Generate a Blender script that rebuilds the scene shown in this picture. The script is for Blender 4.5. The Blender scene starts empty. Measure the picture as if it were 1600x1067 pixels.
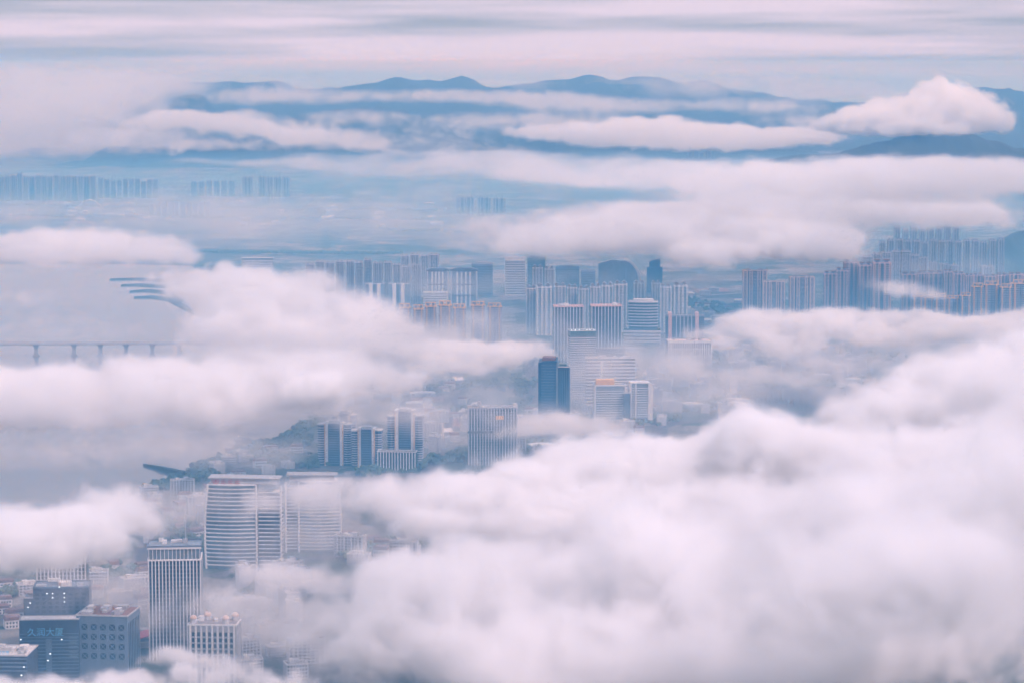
import bpy, bmesh, math, random
from mathutils import Vector, Matrix
R = math.radians
sc = bpy.context.scene
COL = sc.collection

# ------------------------------------------------------------------ camera, sky, sun, exposure
H = 540.0            # camera height above the city
F = 4100.0           # focal length in photo pixels (1600 wide)
PITCH = math.atan((533.5 - 100.0) / F)
cd = bpy.data.cameras.new('camera'); cam = bpy.data.objects.new('camera', cd); COL.objects.link(cam)
cam.location = (0, 0, H); cam.rotation_euler = (R(90) - PITCH, 0, 0)
cd.sensor_width = 36; cd.lens = 36 * F / 1600; cd.clip_start = 1; cd.clip_end = 120000
sc.camera = cam

SUN_EL, SUN_AZ = R(52), R(128)      # azimuth clockwise from +Y
w = bpy.data.worlds.new('World'); sc.world = w; w.use_nodes = True
nt = w.node_tree; nt.nodes.clear()
def N(nt, t, **kw):
    n = nt.nodes.new(t)
    for k, v in kw.items(): setattr(n, k, v)
    return n
out = N(nt, 'ShaderNodeOutputWorld'); bg = N(nt, 'ShaderNodeBackground'); sky = N(nt, 'ShaderNodeTexSky', sky_type='NISHITA')
sky.sun_disc = False; sky.sun_elevation = SUN_EL; sky.sun_rotation = SUN_AZ; sky.air_density = 1.0; sky.dust_density = 2.0
geo = N(nt, 'ShaderNodeTexCoord')
mp = N(nt, 'ShaderNodeMapping'); mp.inputs['Scale'].default_value = (3.0, 3.0, 60.0)
nz = N(nt, 'ShaderNodeTexNoise'); nz.inputs['Scale'].default_value = 1.6; nz.inputs['Detail'].default_value = 5; nz.inputs['Roughness'].default_value = .5
cr = N(nt, 'ShaderNodeValToRGB')
cr.color_ramp.elements[0].position = .40; cr.color_ramp.elements[0].color = (2.6, 2.9, 3.75, 1)
cr.color_ramp.elements[1].position = .60; cr.color_ramp.elements[1].color = (5.15, 4.45, 5.45, 1)
mx = N(nt, 'ShaderNodeMix', data_type='RGBA'); mx.inputs[0].default_value = .9
L = nt.links.new
L(geo.outputs['Generated'], mp.inputs['Vector']); L(mp.outputs[0], nz.inputs['Vector']); L(nz.outputs['Fac'], cr.inputs[0])
L(sky.outputs[0], mx.inputs[6]); L(cr.outputs[0], mx.inputs[7]); L(mx.outputs[2], bg.inputs['Color'])
bg.inputs['Strength'].default_value = .1; L(bg.outputs[0], out.inputs['Surface'])

sd = bpy.data.lights.new('sun', 'SUN'); sun = bpy.data.objects.new('sun', sd); COL.objects.link(sun)
sd.energy = 1.5; sd.angle = R(12); sd.color = (1.0, .80, .89)
sdir = Vector((math.sin(SUN_AZ) * math.cos(SUN_EL), math.cos(SUN_AZ) * math.cos(SUN_EL), math.sin(SUN_EL)))
sun.rotation_euler = sdir.to_track_quat('Z', 'Y').to_euler()

sc.view_settings.view_transform = 'Standard'; sc.view_settings.look = 'None'
sc.view_settings.gamma = 1; sc.view_settings.use_curve_mapping = False; sc.view_settings.exposure = 0.68
cy = sc.cycles
cy.use_denoising = True; cy.denoiser = 'OPENIMAGEDENOISE'
cy.use_adaptive_sampling = True; cy.adaptive_threshold = .04; cy.adaptive_min_samples = 12
cy.max_bounces = 20; cy.diffuse_bounces = 2; cy.glossy_bounces = 2; cy.transmission_bounces = 2; cy.volume_bounces = 16; cy.transparent_max_bounces = 8
cy.volume_step_rate = 2.0; cy.volume_max_steps = 256

# ------------------------------------------------------------------ placing by photo pixel
_cp, _sp = math.cos(PITCH), math.sin(PITCH)
def ray(x, y):
    u = (x - 800) / F; v = (533.5 - y) / F
    return Vector((u, _cp + v * _sp, -_sp + v * _cp))     # camera forward tilted down by PITCH
def pz(x, y, z=0.0):
    r = ray(x, y); t = (z - H) / r.z; return Vector((r.x * t, r.y * t, z))
def pd(x, y, d):
    r = ray(x, y); t = d / r.y; return Vector((r.x * t, d, H + r.z * t))

# ------------------------------------------------------------------ materials
def mat(name, col, rough=.6, metal=0, spec=.5):
    m = bpy.data.materials.new(name); m.use_nodes = True; b = m.node_tree.nodes['Principled BSDF']
    b.inputs['Base Color'].default_value = (*col, 1); b.inputs['Roughness'].default_value = rough
    b.inputs['Metallic'].default_value = metal; b.inputs['Specular IOR Level'].default_value = spec
    return m
def vol_mat(name, col, dens, aniso=0, absorb=None, attr='density'):
    m = bpy.data.materials.new(name); m.use_nodes = True; t = m.node_tree; t.nodes.clear()
    o = N(t, 'ShaderNodeOutputMaterial'); v = N(t, 'ShaderNodeVolumePrincipled')
    v.inputs['Color'].default_value = (*col, 1); v.inputs['Density'].default_value = dens
    v.inputs['Density Attribute'].default_value = attr; v.inputs['Anisotropy'].default_value = aniso
    if absorb: v.inputs['Absorption Color'].default_value = (*absorb, 1)
    t.links.new(v.outputs[0], o.inputs['Volume'])
    return m
def link(o, parent=None):
    COL.objects.link(o); o.parent = parent; return o
def mesh_obj(name, verts, faces, m, parent=None, **props):
    me = bpy.data.meshes.new(name); me.from_pydata(verts, [], faces); me.update()
    if m: me.materials.append(m)
    o = link(bpy.data.objects.new(name, me), parent)
    for k, v in props.items(): o[k] = v
    return o

# ------------------------------------------------------------------ ground, water, mountains
M_ground = mat('ground_soil', (.10, .12, .10), .95)
tg = M_ground.node_tree; gtc = N(tg, 'ShaderNodeTexCoord'); gn = N(tg, 'ShaderNodeTexNoise'); gn.inputs['Scale'].default_value = .004; gn.inputs['Detail'].default_value = 8; gn.inputs['Roughness'].default_value = .65
gv = N(tg, 'ShaderNodeTexVoronoi', distance='MANHATTAN'); gv.inputs['Scale'].default_value = .016
gr = N(tg, 'ShaderNodeValToRGB'); ge = gr.color_ramp.elements
ge[0].position = .38; ge[0].color = (.045, .075, .05, 1); ge[1].position = .66; ge[1].color = (.26, .25, .23, 1); e_ = ge.new(.52); e_.color = (.12, .125, .11, 1)
gs = N(tg, 'ShaderNodeSeparateColor'); gm_ = N(tg, 'ShaderNodeMath', operation='MULTIPLY_ADD'); gm_.inputs[1].default_value = .3
tg.links.new(gtc.outputs['Object'], gn.inputs['Vector']); tg.links.new(gtc.outputs['Object'], gv.inputs['Vector']); tg.links.new(gv.outputs['Color'], gs.inputs[0])
gs2 = N(tg, 'ShaderNodeMath', operation='SUBTRACT'); gs2.inputs[1].default_value = .15
tg.links.new(gs.outputs[0], gm_.inputs[0]); tg.links.new(gn.outputs['Fac'], gm_.inputs[2]); tg.links.new(gm_.outputs[0], gs2.inputs[0]); tg.links.new(gs2.outputs[0], gr.inputs[0]); tg.links.new(gr.outputs[0], tg.nodes['Principled BSDF'].inputs['Base Color'])
mesh_obj('ground', [(-11900,1,0),(11900,1,0),(11900,35900,0),(-11900,35900,0)], [(0,1,2,3)], M_ground, kind='structure')
M_forest = mat('forest_slope', (.03, .05, .035), .95)
def ridge(name, pts, d, depth, seed, rough=1.0):
    """a hill range whose skyline passes through the photo pixels pts, standing d metres away"""
    rnd = random.Random(seed); n = 260; mrows = 48
    P = [pd(x, y, d) for x, y in pts]
    from mathutils import noise
    vs, fs = [], []
    for i in range(n + 1):
        X = P[0].x + (P[-1].x - P[0].x) * i / n
        k = max(j for j in range(len(P) - 1) if P[j].x <= X + 1e-6); t = (X - P[k].x) / (P[k+1].x - P[k].x); t = t * t * (3 - 2 * t)
        hz = max(P[k].z * (1 - t) + P[k+1].z * t + 34 * rough * (noise.fractal(Vector((X / 330, seed * 5.1, 0)), .7, 2.1, 6) + .5 * abs(noise.noise(Vector((X / 260, seed, 3)))) - .15), 5)
        for j in range(mrows + 1):
            v = j / mrows * 2 - 1
            prof = max(0, 1 - abs(v)) ** 1.15
            q = Vector((X / 900, v * depth / 900, seed * 3.7))
            nn = noise.fractal(q, 1.0, 2.1, 5) * .5
            rg = 1 - abs(noise.noise(Vector((X / 520 + v * .6, v * depth / 1700, seed)))) * 2.4
            z = hz * prof * (1 + rough * (.45 * rg * min(1, abs(v) * 3)) ) + nn * 110 * rough * min(1, (1 - abs(v)) * 4) * (.25 + min(1, abs(v) * 3))
            vs.append((X, d + v * depth, max(z, -3) - (6 if abs(v) > .98 else 0)))
    for i in range(n):
        for j in range(mrows):
            a = i * (mrows + 1) + j; fs.append((a, a + mrows + 1, a + mrows + 2, a + 1))
    o = mesh_obj(name, vs, fs, M_forest, kind='structure')
    for p in o.data.polygons: p.use_smooth = True
    return o
ridge('mountain', [(-500,150),(-150,160),(60,165),(180,165),(240,160),(290,135),(350,128),(430,127),(475,137),(530,137),(590,127),(625,121),(680,126),(735,122),(770,137),(830,132),(905,117),(960,122),(1000,120),(1070,128),(1150,138),(1230,150),(1330,158),(1420,150),(1490,140),(1545,139),(1600,152),(1700,175),(2100,190)], 20000, 3600, 1)
ridge('mountain', [(20,240),(120,215),(190,190),(250,180),(285,152),(305,149),(335,176),(400,192),(470,185),(540,170),(600,165),(660,180),(730,200),(800,190),(880,178),(950,190),(1030,185),(1100,205),(1180,225),(1240,245)], 16500, 1700, 2)
ridge('hill', [(120,262),(180,228),(240,222),(300,218),(360,216),(420,222),(480,232),(540,240),(620,262)], 14600, 900, 3, .7)
ridge('hill', [(1140,262),(1220,245),(1300,238),(1380,226),(1440,210),(1470,201),(1505,199),(1550,218),(1590,234),(1650,230),(1760,215),(1900,235),(2000,270)], 11500, 1100, 4, .8)
ridge('hill', [(1530,418),(1555,400),(1580,372),(1605,357),(1660,335),(1750,310),(1860,340),(1950,400)], 7200, 420, 5, .6)
ridge('hill', [(880,262),(930,252),(980,249),(1060,247),(1120,244),(1180,262)], 13700, 500, 6, .6)
# ------------------------------------------------------------------ building helpers
class MB:
    """collects boxes, prisms and tubes, then links them as ONE mesh object"""
    def __init__(s): s.v = []; s.f = []
    def box(s, x0, x1, y0, y1, z0, z1):
        b = len(s.v)
        s.v += [(x0,y0,z0),(x1,y0,z0),(x1,y1,z0),(x0,y1,z0),(x0,y0,z1),(x1,y0,z1),(x1,y1,z1),(x0,y1,z1)]
        s.f += [tuple(b + i for i in q) for q in ((0,3,2,1),(4,5,6,7),(0,1,5,4),(1,2,6,5),(2,3,7,6),(3,0,4,7))]
        return s
    def prism(s, pts, z0, z1, top=None):
        """outline pts [(x, y)] counter-clockwise; top: heights per point instead of z1"""
        b = len(s.v); n = len(pts)
        s.v += [(x, y, z0) for x, y in pts] + [(x, y, top[i] if top else z1) for i, (x, y) in enumerate(pts)]
        s.f += [tuple(range(b + n - 1, b - 1, -1)), tuple(range(b + n, b + 2 * n))]
        s.f += [(b + i, b + (i + 1) % n, b + n + (i + 1) % n, b + n + i) for i in range(n)]
        return s
    def profile(s, pts, y0, y1):
        """outline pts [(x, z)] counter-clockwise seen from -y, carried from y0 to y1"""
        b = len(s.v); n = len(pts)
        s.v += [(x, y0, z) for x, z in pts] + [(x, y1, z) for x, z in pts]
        s.f += [tuple(range(b, b + n)), tuple(range(b + 2 * n - 1, b + n - 1, -1))]
        s.f += [(b + (i + 1) % n, b + i, b + n + i, b + n + (i + 1) % n) for i in range(n)]
        return s
    def tube(s, pts, r, n=6):
        b = len(s.v); P = [Vector(p) for p in pts]
        for i, p in enumerate(P):
            t = (P[min(i + 1, len(P) - 1)] - P[max(i - 1, 0)]).normalized()
            a = t.orthogonal().normalized() if abs(t.y) > .9 else t.cross(Vector((0, 1, 0))).normalized(); c = t.cross(a)
            s.v += [tuple(p + r * (a * math.cos(k * 2 * math.pi / n) + c * math.sin(k * 2 * math.pi / n))) for k in range(n)]
        for i in range(len(P) - 1):
            for k in range(n):
                s.f.append((b + i * n + k, b + i * n + (k + 1) % n, b + (i + 1) * n + (k + 1) % n, b + (i + 1) * n + k))
        s.f += [tuple(b + k for k in range(n)), tuple(b + (len(P) - 1) * n + k for k in reversed(range(n)))]
        return s
    def build(s, name, m, parent=None, **props):
        return mesh_obj(name, s.v, s.f, m, parent, **props)

def thing(name, label, cat, loc, yaw=0, group=None):
    o = link(bpy.data.objects.new(name, None)); o.location = loc; o.rotation_euler.z = yaw
    o.empty_display_size = 5; o['label'] = label; o['category'] = cat
    if group: o['group'] = group
    return o
def tag(o, label, cat, group=None):
    o['label'] = label; o['category'] = cat
    if group: o['group'] = group
    return o
def copy_tree(root, loc, yaw=0, sc_=(1, 1, 1), label=None, group=None):
    c = root.copy(); COL.objects.link(c); c.location = loc; c.rotation_euler.z = yaw; c.scale = sc_
    if label: c['label'] = label
    if group: c['group'] = group
    for ch in list(root.children):
        d = ch.copy(); COL.objects.link(d); d.parent = c
        for g in ch.children:
            e = g.copy(); COL.objects.link(e); e.parent = d
    return c
def spot(x0, x1, yt, yb):
    """pixel box of a facade -> centre of its foot, width and height in metres"""
    d = pz((x0 + x1) / 2, yb).y; a, b = pd(x0, yb, d), pd(x1, yb, d); t = pd((x0 + x1) / 2, yt, d)
    return Vector(((a.x + b.x) / 2, d, 0)), b.x - a.x, t.z

def wall_mat(name, col, rough=.75, var=.12, scale=.05):
    m = mat(name, col, rough); t = m.node_tree; b = t.nodes['Principled BSDF']
    tc = N(t, 'ShaderNodeTexCoord'); mp_ = N(t, 'ShaderNodeMapping'); mp_.inputs['Scale'].default_value = (1, 1, .25)
    nz = N(t, 'ShaderNodeTexNoise'); nz.inputs['Scale'].default_value = scale * 4; nz.inputs['Detail'].default_value = 4
    oi = N(t, 'ShaderNodeObjectInfo'); ad = N(t, 'ShaderNodeMath', operation='MULTIPLY_ADD'); ad.inputs[1].default_value = .35; 
    hs = N(t, 'ShaderNodeHueSaturation'); hs.inputs['Color'].default_value = (*col, 1)
    mr = N(t, 'ShaderNodeMapRange'); mr.inputs[1].default_value = .2; mr.inputs[2].default_value = .95; mr.inputs[3].default_value = 1 - var * 1.6; mr.inputs[4].default_value = 1 + var * 1.6
    t.links.new(tc.outputs['Object'], mp_.inputs[0]); t.links.new(mp_.outputs[0], nz.inputs['Vector'])
    t.links.new(oi.outputs['Random'], ad.inputs[0]); t.links.new(nz.outputs['Fac'], ad.inputs[2]); t.links.new(ad.outputs[0], mr.inputs[0])
    t.links.new(mr.outputs[0], hs.inputs['Value']); t.links.new(hs.outputs[0], b.inputs['Base Color'])
    return m
W_white = wall_mat('white_render', (.66, .66, .66)); W_grey = wall_mat('grey_render', (.36, .38, .40)); W_pale = wall_mat('pale_grey_render', (.50, .51, .53))
W_beige = wall_mat('beige_render', (.60, .47, .40)); W_pink = wall_mat('pinkish_render', (.60, .43, .40)); W_gold = wall_mat('ochre_render', (.72, .44, .20)); W_dark = wall_mat('dark_cladding', (.07, .10, .14), .5)
W_blue = wall_mat('blue_grey_cladding', (.16, .22, .29), .5); W_roof = wall_mat('roof_felt', (.24, .24, .25), .9, .25); W_brown = wall_mat('brown_tile', (.20, .13, .12), .8)
G_dark = wall_mat('dark_window_glass', (.035, .06, .085), .22, .25); G_blue = wall_mat('blue_curtain_glass', (.003, .06, .13), .4, .3); G_navy = wall_mat('navy_glass', (.03, .07, .15), .3, .25); G_pale = wall_mat('pale_window_glass', (.16, .22, .27), .25, .25)
W_red = wall_mat('red_paint', (.55, .06, .08)); W_rose = wall_mat('pale_red_paint', (.45, .20, .23)); W_green = wall_mat('green_glass', (.09, .17, .19), .3); W_sign = mat('light_blue_sign', (.22, .55, .80), .4); W_conc = wall_mat('concrete', (.33, .33, .33), .9, .2)  # W_rose: lighter, greyer red for the emblem and its characters
def lamp_mat(name, col, s):
    m = bpy.data.materials.new(name); m.use_nodes = True; b = m.node_tree.nodes['Principled BSDF']
    b.inputs['Base Color'].default_value = (*col, 1); b.inputs['Emission Color'].default_value = (*col, 1); b.inputs['Emission Strength'].default_value = s
    return m
E_win = lamp_mat('lit_window', (.75, .88, 1.0), 1.3)

# ------------------------------------------------------------------ kinds of residential tower
def res_tower(name, label, cat, Wd, Dp, Ht, style, group):
    """proto at the origin: wall core, bays standing proud, windows, balcony slabs, parapet, lift houses, roof frame"""
    t = thing(name, label, cat, (0, 0, 0), 0, group)
    wall, bay, win, slab, roofm, cols, proj, crown = style
    fh = 3.0; nf = int(Ht / fh)
    MB().box(-Wd/2, Wd/2, -Dp/2, Dp/2, -1, Ht).build('wall', wall, t)
    bm = MB(); wm = MB(); sm = MB(); w0 = MB()
    for (u0, u1, kind) in cols:
        xa, xb = -Wd/2 + u0 * Wd, -Wd/2 + u1 * Wd; top = Ht + (2.2 if kind == 'b' else 0)
        if kind in 'bB':
            bm.box(xa, xb, -Dp/2 - proj, -Dp/2 + .1, -1, top); bm.box(xa, xb, Dp/2 - .1, Dp/2 + proj, -1, top)
            for k in range(1, nf):
                z = k * fh
                wm.box(xa + (xb-xa) * .22, xb - (xb-xa) * .22, -Dp/2 - proj - .12, -Dp/2 - proj + .05, z + .6, z + 2.3)
        else:
            for k in range(1, nf):
                z = k * fh
                wm.box(xa + .3, xb - .3, -Dp/2 - .12, -Dp/2 + .05, z + .35, z + 2.55)
                if kind == 's': sm.box(xa + .1, xb - .1, -Dp/2 - proj * .8, -Dp/2 - .02, z - .25, z + .55)
    for k in range(1, nf):
        for sx in (-1, 1):
            wm.box(*sorted((sx * (Wd/2 - .05), sx * (Wd/2 + .1))), -Dp * .18, Dp * .18, k * fh + .7, k * fh + 2.2)
    if bm.v: bm.build('bay', bay, t, kind='stuff')
    wm.build('window', win, t, kind='stuff')
    if sm.v: sm.build('balcony', slab, t, kind='stuff')
    r = MB(); r.box(-Wd/2 - .25, Wd/2 + .25, -Dp/2 - .25, -Dp/2 + .3, Ht, Ht + 1.3); r.box(-Wd/2 - .25, Wd/2 + .25, Dp/2 - .3, Dp/2 + .25, Ht, Ht + 1.3)
    r.box(-Wd/2 - .25, -Wd/2 + .3, -Dp/2 + .32, Dp/2 - .32, Ht, Ht + 1.3); r.box(Wd/2 - .3, Wd/2 + .25, -Dp/2 + .32, Dp/2 - .32, Ht, Ht + 1.3); r.build('roof_parapet', bay, t)
    MB().box(-Wd/2 + .35, Wd/2 - .35, -Dp/2 + .35, Dp/2 - .35, Ht - .1, Ht + .15).build('roof', roofm, t)
    for q in ((-.26, .22), (.24, .2)):
        MB().box((q[0] - q[1]/2) * Wd, (q[0] + q[1]/2) * Wd, -Dp * .22, Dp * .25, Ht + .1, Ht + 5.2).build('lift_house', wall, t)
    c = MB()
    if crown == 'frame':
        for x in (-.42, -.1, .1, .42): c.box(x * Wd - .5, x * Wd + .5, -Dp/2 - .6, -Dp/2 + .5, Ht + 1.32, Ht + 6)
        c.box(-.46 * Wd, .46 * Wd, -Dp/2 - .8, -Dp/2 + .7, Ht + 6.02, Ht + 7.2)
    elif crown == 'eaves':
        for x in (-.27, .25): c.prism([((x-.17) * Wd, -Dp * .42), ((x+.17) * Wd, -Dp * .42), ((x+.17) * Wd, Dp * .42), ((x-.17) * Wd, Dp * .42)], Ht + 5.25, Ht + 6.6)
    elif crown == 'pitch':
        for x in (-.27, .25): c.profile([((x-.2) * Wd, Ht + 5.22), ((x+.2) * Wd, Ht + 5.22), (x * Wd, Ht + 9)], -Dp * .36, Dp * .4)
    if c.v: c.build('roof_frame', bay if crown == 'frame' else roofm, t)
    return t
S_beige = (W_grey, W_beige, G_navy, W_pale, W_roof, [(0,.2,'b'),(.2,.27,'r'),(.27,.40,'b'),(.40,.60,'s'),(.60,.73,'b'),(.73,.8,'r'),(.8,1,'b')], 2.2, 'none')
S_frame = (W_blue, W_pink, G_dark, W_pale, W_brown, [(0,.12,'b'),(.12,.3,'s'),(.3,.4,'b'),(.4,.6,'r'),(.6,.7,'b'),(.7,.88,'s'),(.88,1,'b')], 2.0, 'eaves')
S_grey = (W_grey, W_pale, G_dark, W_pale, W_roof, [(0,.15,'b'),(.15,.35,'s'),(.35,.45,'B'),(.45,.55,'r'),(.55,.65,'B'),(.65,.85,'s'),(.85,1,'b')], 1.8, 'none')
S_white = (W_grey, W_white, G_pale, W_pale, W_roof, [(0,.1,'b'),(.1,.3,'r'),(.3,.42,'b'),(.42,.58,'s'),(.58,.7,'b'),(.7,.9,'r'),(.9,1,'b')], 1.9, 'pitch')
S_gold = (W_blue, W_gold, G_navy, W_pale, W_brown, [(.0,.1,'s'),(.12,.22,'b'),(.22,.45,'s'),(.45,.55,'r'),(.55,.78,'s'),(.78,.88,'b'),(.9,1,'s')], 2.6, 'frame')
S_slim = (W_blue, W_grey, G_dark, W_grey, W_roof, [(0,.25,'b'),(.25,.45,'r'),(.45,.6,'b'),(.6,.8,'r'),(.8,1,'b')], 1.6, 'none')
ORD = 'first second third fourth fifth sixth seventh eighth ninth tenth eleventh twelfth thirteenth fourteenth fifteenth sixteenth seventeenth eighteenth nineteenth twentieth'.split()
ORD += ['twenty-' + q for q in ORD[:9]] + ['thirtieth'] + ['thirty-' + q for q in ORD[:9]]
PROTO = {}
rb = random.Random(11)
FOOT = []      # footprints already taken: x, y, radius
def row(style, name, desc, group, items, depth=16, cat='apartment tower', yaw=0, z=0.0, jit=.05):
    """items: (x0, x1, ytop, ybase) pixel boxes from left to right"""
    for i, (x0, x1, yt, yb) in enumerate(items):
        p, wd, ht = spot(x0, x1, yt, yb); key = id(style)
        if z: 
            d = z; p = pd((x0 + x1) / 2, yb, d); wd = (x1 - x0) * d / F; ht = (yb - yt) * d / F
        lab = '%s, %s from left in %s' % (desc, ORD[i], group) if len(items) > 1 else desc
        lab = lab.replace(' in in ', ' in ')
        pos = Vector((p.x, p.y + depth / 2, p.z)); yw = yaw + rb.uniform(-jit, jit)
        if key not in PROTO:
            PROTO[key] = (res_tower(name, lab, cat, wd, depth, ht, style, group), wd, ht, depth)
            o = PROTO[key][0]; o.location = pos; o.rotation_euler.z = yw
        else:
            pr, w_, h_, d_ = PROTO[key]
            copy_tree(pr, pos, yw, (wd / w_, depth / d_, ht / h_), lab, group)
        FOOT.append((pos.x, pos.y, max(wd, depth) * .6))
def boxes(x0, x1, n, yt, yb, gap=.15, jt=0, jb=0):
    w_ = (x1 - x0) / n
    return [(x0 + i * w_ + w_ * gap / 2, x0 + (i + 1) * w_ - w_ * gap / 2, yt + rb.uniform(-jt, jt), yb + rb.uniform(-jb, jb)) for i in range(n)]

# right hand estate
row(S_beige, 'apartment_tower', 'beige slab tower with dark recess', 'the beige trio above the cloud', [(1160,1198,424,507),(1191,1226,441,510),(1233,1272,434,508)], 15)
row(S_frame, 'apartment_tower', 'tall pinkish tower with roof caps', 'the tallest right hand cluster', [(1287,1306,429,506),(1306,1324,424,506),(1318,1341,411,503),(1341,1362,416,505),(1363,1391,412,508)], 16)
row(S_frame, 'apartment_tower', 'pinkish tower with brown roof caps', 'the right edge row', [(1408,1432,430,497),(1433,1448,428,494),(1449,1474,428,496),(1474,1488,426,497),(1489,1507,429,494),(1508,1520,432,494),(1520,1536,431,492),(1537,1556,433,493),(1557,1574,431,492),(1575,1596,430,493),(1597,1620,431,492)], 15)
row(S_gold, 'apartment_tower', 'shorter tower with ochre pillars', 'the nearest right edge row', [(1425,1441,464,528),(1442,1458,466,527),(1460,1478,464,528),(1479,1498,467,526),(1500,1516,463,527),(1518,1535,449,524),(1536,1560,446,522),(1562,1580,450,523),(1580,1606,444,522)], 15)
row(S_grey, 'apartment_tower', 'grey tower', 'the row behind the tallest right cluster', [(1346,1362,402,462),(1363,1376,398,460),(1377,1392,396,460),(1394,1406,394,458),(1408,1422,394,458),(1423,1435,400,458),(1437,1448,404,457),(1452,1464,412,458),(1468,1482,414,458),(1485,1497,416,458),(1533,1552,417,458)], 16)
row(S_slim, 'apartment_tower', 'dark blue slab tower', 'the straight row below the hill', boxes(1372, 1570, 15, 378, 432, .28, 3, 2), 16)
row(S_slim, 'apartment_tower', 'faint slab tower', 'the faint row under the cloud', boxes(1395, 1500, 8, 357, 408, .3, 3), 16)
# middle estates
row(S_grey, 'apartment_tower', 'grey tower with stepped bays', 'the back row left of centre', [(626,640,401,462),(641,655,399,462),(657,670,400,462),(671,686,399,462)], 16)
row(S_grey, 'apartment_tower', 'grey blue tower with stepped bays', 'the long row left of centre', [(478,492,414,470),(494,507,410,472),(509,523,412,474),(525,538,410,476),(540,553,409,476),(555,567,411,477),(569,581,407,477),(583,598,412,478),(600,612,411,478),(614,626,414,478),(628,642,418,480),(644,658,415,480)], 16)
row(S_white, 'apartment_tower', 'white pillared tower with pitched roofs', 'the central front row', [(822,838,452,522),(838,862,450,524),(866,884,449,520),(886,902,451,520),(904,920,453,522),(922,938,450,522),(940,958,448,520),(960,980,446,519),(1031,1049,450,520),(1052,1074,448,520)], 16)
row(S_white, 'apartment_tower', 'pale tower with pitched roofs', 'the central back row', [(832,848,420,486),(851,866,422,486),(1018,1032,444,500),(990,1008,444,500)], 16)
row(S_gold, 'apartment_tower', 'ochre striped tower', 'the ochre group by the cloud puff', [(624,642,482,568),(646,662,484,572),(664,682,480,566),(686,706,478,566),(708,728,482,562),(736,758,478,556),(762,784,480,554)], 18)
# far shore of the bay
row(S_slim, 'apartment_tower', 'thin pale blue tower', 'the longest far shore row', boxes(-12, 150, 17, 275, 314, .12, 3.0, .8), 16)
row(S_slim, 'apartment_tower', 'faint blue tower', 'the fainter far shore row', boxes(153, 248, 10, 282, 310, .16, 3, .8), 16)
row(S_slim, 'apartment_tower', 'faint small tower', 'the short row under the streak', boxes(297, 368, 6, 284, 307, .2, 1), 16)
row(S_slim, 'apartment_tower', 'blue slab tower', 'the last five far shore blocks', [(378,395,278,308),(404,415,277,308),(416,427,278,308),(428,440,278,308),(441,453,278,308)], 16)
row(S_slim, 'apartment_tower', 'low pale tower', 'the nearer row on the far plain', boxes(232, 330, 10, 318, 338, .4, 2.5, 1), 15)
row(S_slim, 'apartment_tower', 'dark blue tower', 'the lone trio in middle mist', [(712,741,309,334),(746,767,310,334),(770,790,311,334)], 18)
row(S_slim, 'apartment_tower', 'tiny dark block', 'the hilltop cluster below mountains', [(1075,1082,238,247),(1084,1092,236,247),(1093,1099,239,247),(1101,1111,237,247)], 18, z=13600)

# ------------------------------------------------------------------ single buildings
def start(name, label, cat, x0, x1, yt, yb, depth, yaw=0):
    p, wd, ht = spot(x0, x1, yt, yb)
    t = thing(name, label, cat, (p.x, p.y + depth / 2, 0), yaw)
    FOOT.append((p.x, p.y + depth / 2, max(wd, depth) * .62))
    return t, wd, ht, p.y / F
def rim(t, wd, dp, z, m, h=1.2, name='roof_parapet', th=.5):
    r = MB(); a, b = wd / 2, dp / 2
    r.box(-a, a, -b, -b + th, z, z + h).box(-a, a, b - th, b, z, z + h).box(-a, -a + th, -b + th, b - th, z, z + h).box(a - th, a, -b + th, b - th, z, z + h)
    return r.build(name, m, t)
def rooftop(t, wd, dp, z, m=None, seed=1, n=8, big=1.0):
    r = random.Random(seed)
    MB().box(-wd/2 + .6, wd/2 - .6, -dp/2 + .6, dp/2 - .6, z - .2, z + .1).build('roof', m or W_roof, t)
    for i in range(n):
        x, y = r.uniform(-.38, .38) * wd, r.uniform(-.33, .33) * dp; a, b, h = (r.uniform(1.2, 4) * big for _ in range(3))
        MB().box(x - a, x + a, y - b, y + b, z + .12 + i * .002, z + .5 + h).build('plant_room', r.choice((W_white, W_grey, W_pale)), t)
def lit(t, pts, name='lit_window', s=.55):
    for x, y, z in pts: MB().box(x - s, x + s, y - .3, y + .1, z - s * .7, z + s * .7).build(name, E_win, t)
def instanced(name, mb, m, parent, places):
    """one mesh shared by alike pieces at local places"""
    o = mb.build(name, m, parent); o.location = places[0]
    for q in places[1:]:
        c = o.copy(); COL.objects.link(c); c.parent = parent; c.location = q

# dark blue tower
t, wd, ht, k = start('blue_tower', 'dark blue glass tower with a slanted crown and a lower right wing', 'tower', 842, 890, 562, 692, 34, R(-4))
a = wd / 2; xm = a * .22; lo = ht - 11
MB().prism([(-a, -15), (-a + 4, -17), (xm, -17), (xm, 15), (-a, 15)], -1, ht, top=[ht - 5, ht - 3.5, ht - 2, ht + 1, ht - 2]).build('tower_body', G_blue, t)
MB().prism([(xm + .02, -13), (xm + 2, -15), (a, -12), (a, 14), (xm + .02, 14)], -1, lo).build('tower_body', G_blue, t)
MB().prism([(-a * .75, -9), (xm - 3, -10), (xm - 3, 12), (-a * .75, 12)], ht - 6, ht + 2.4).build('crown', W_brown, t)
MB().prism([(xm - 1.2, -17.5), (xm + 1.4, -17.5), (xm + 1.4, -13), (xm - 1.2, -13)], -1, ht - 4).build('glass_rib', G_pale, t)
MB().box(xm + 1.5, a + .6, -15.6, -12, lo + .02, lo + 1.2).build('roof_ledge', W_pale, t); MB().box(a - .4, a + .6, -11.9, 14, lo + .02, lo + 1.2).build('roof_ledge', W_pale, t)
MB().box(xm + 3, a - 4, -8, 10, lo + .02, lo + 4).build('plant_room', W_green, t)
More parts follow.
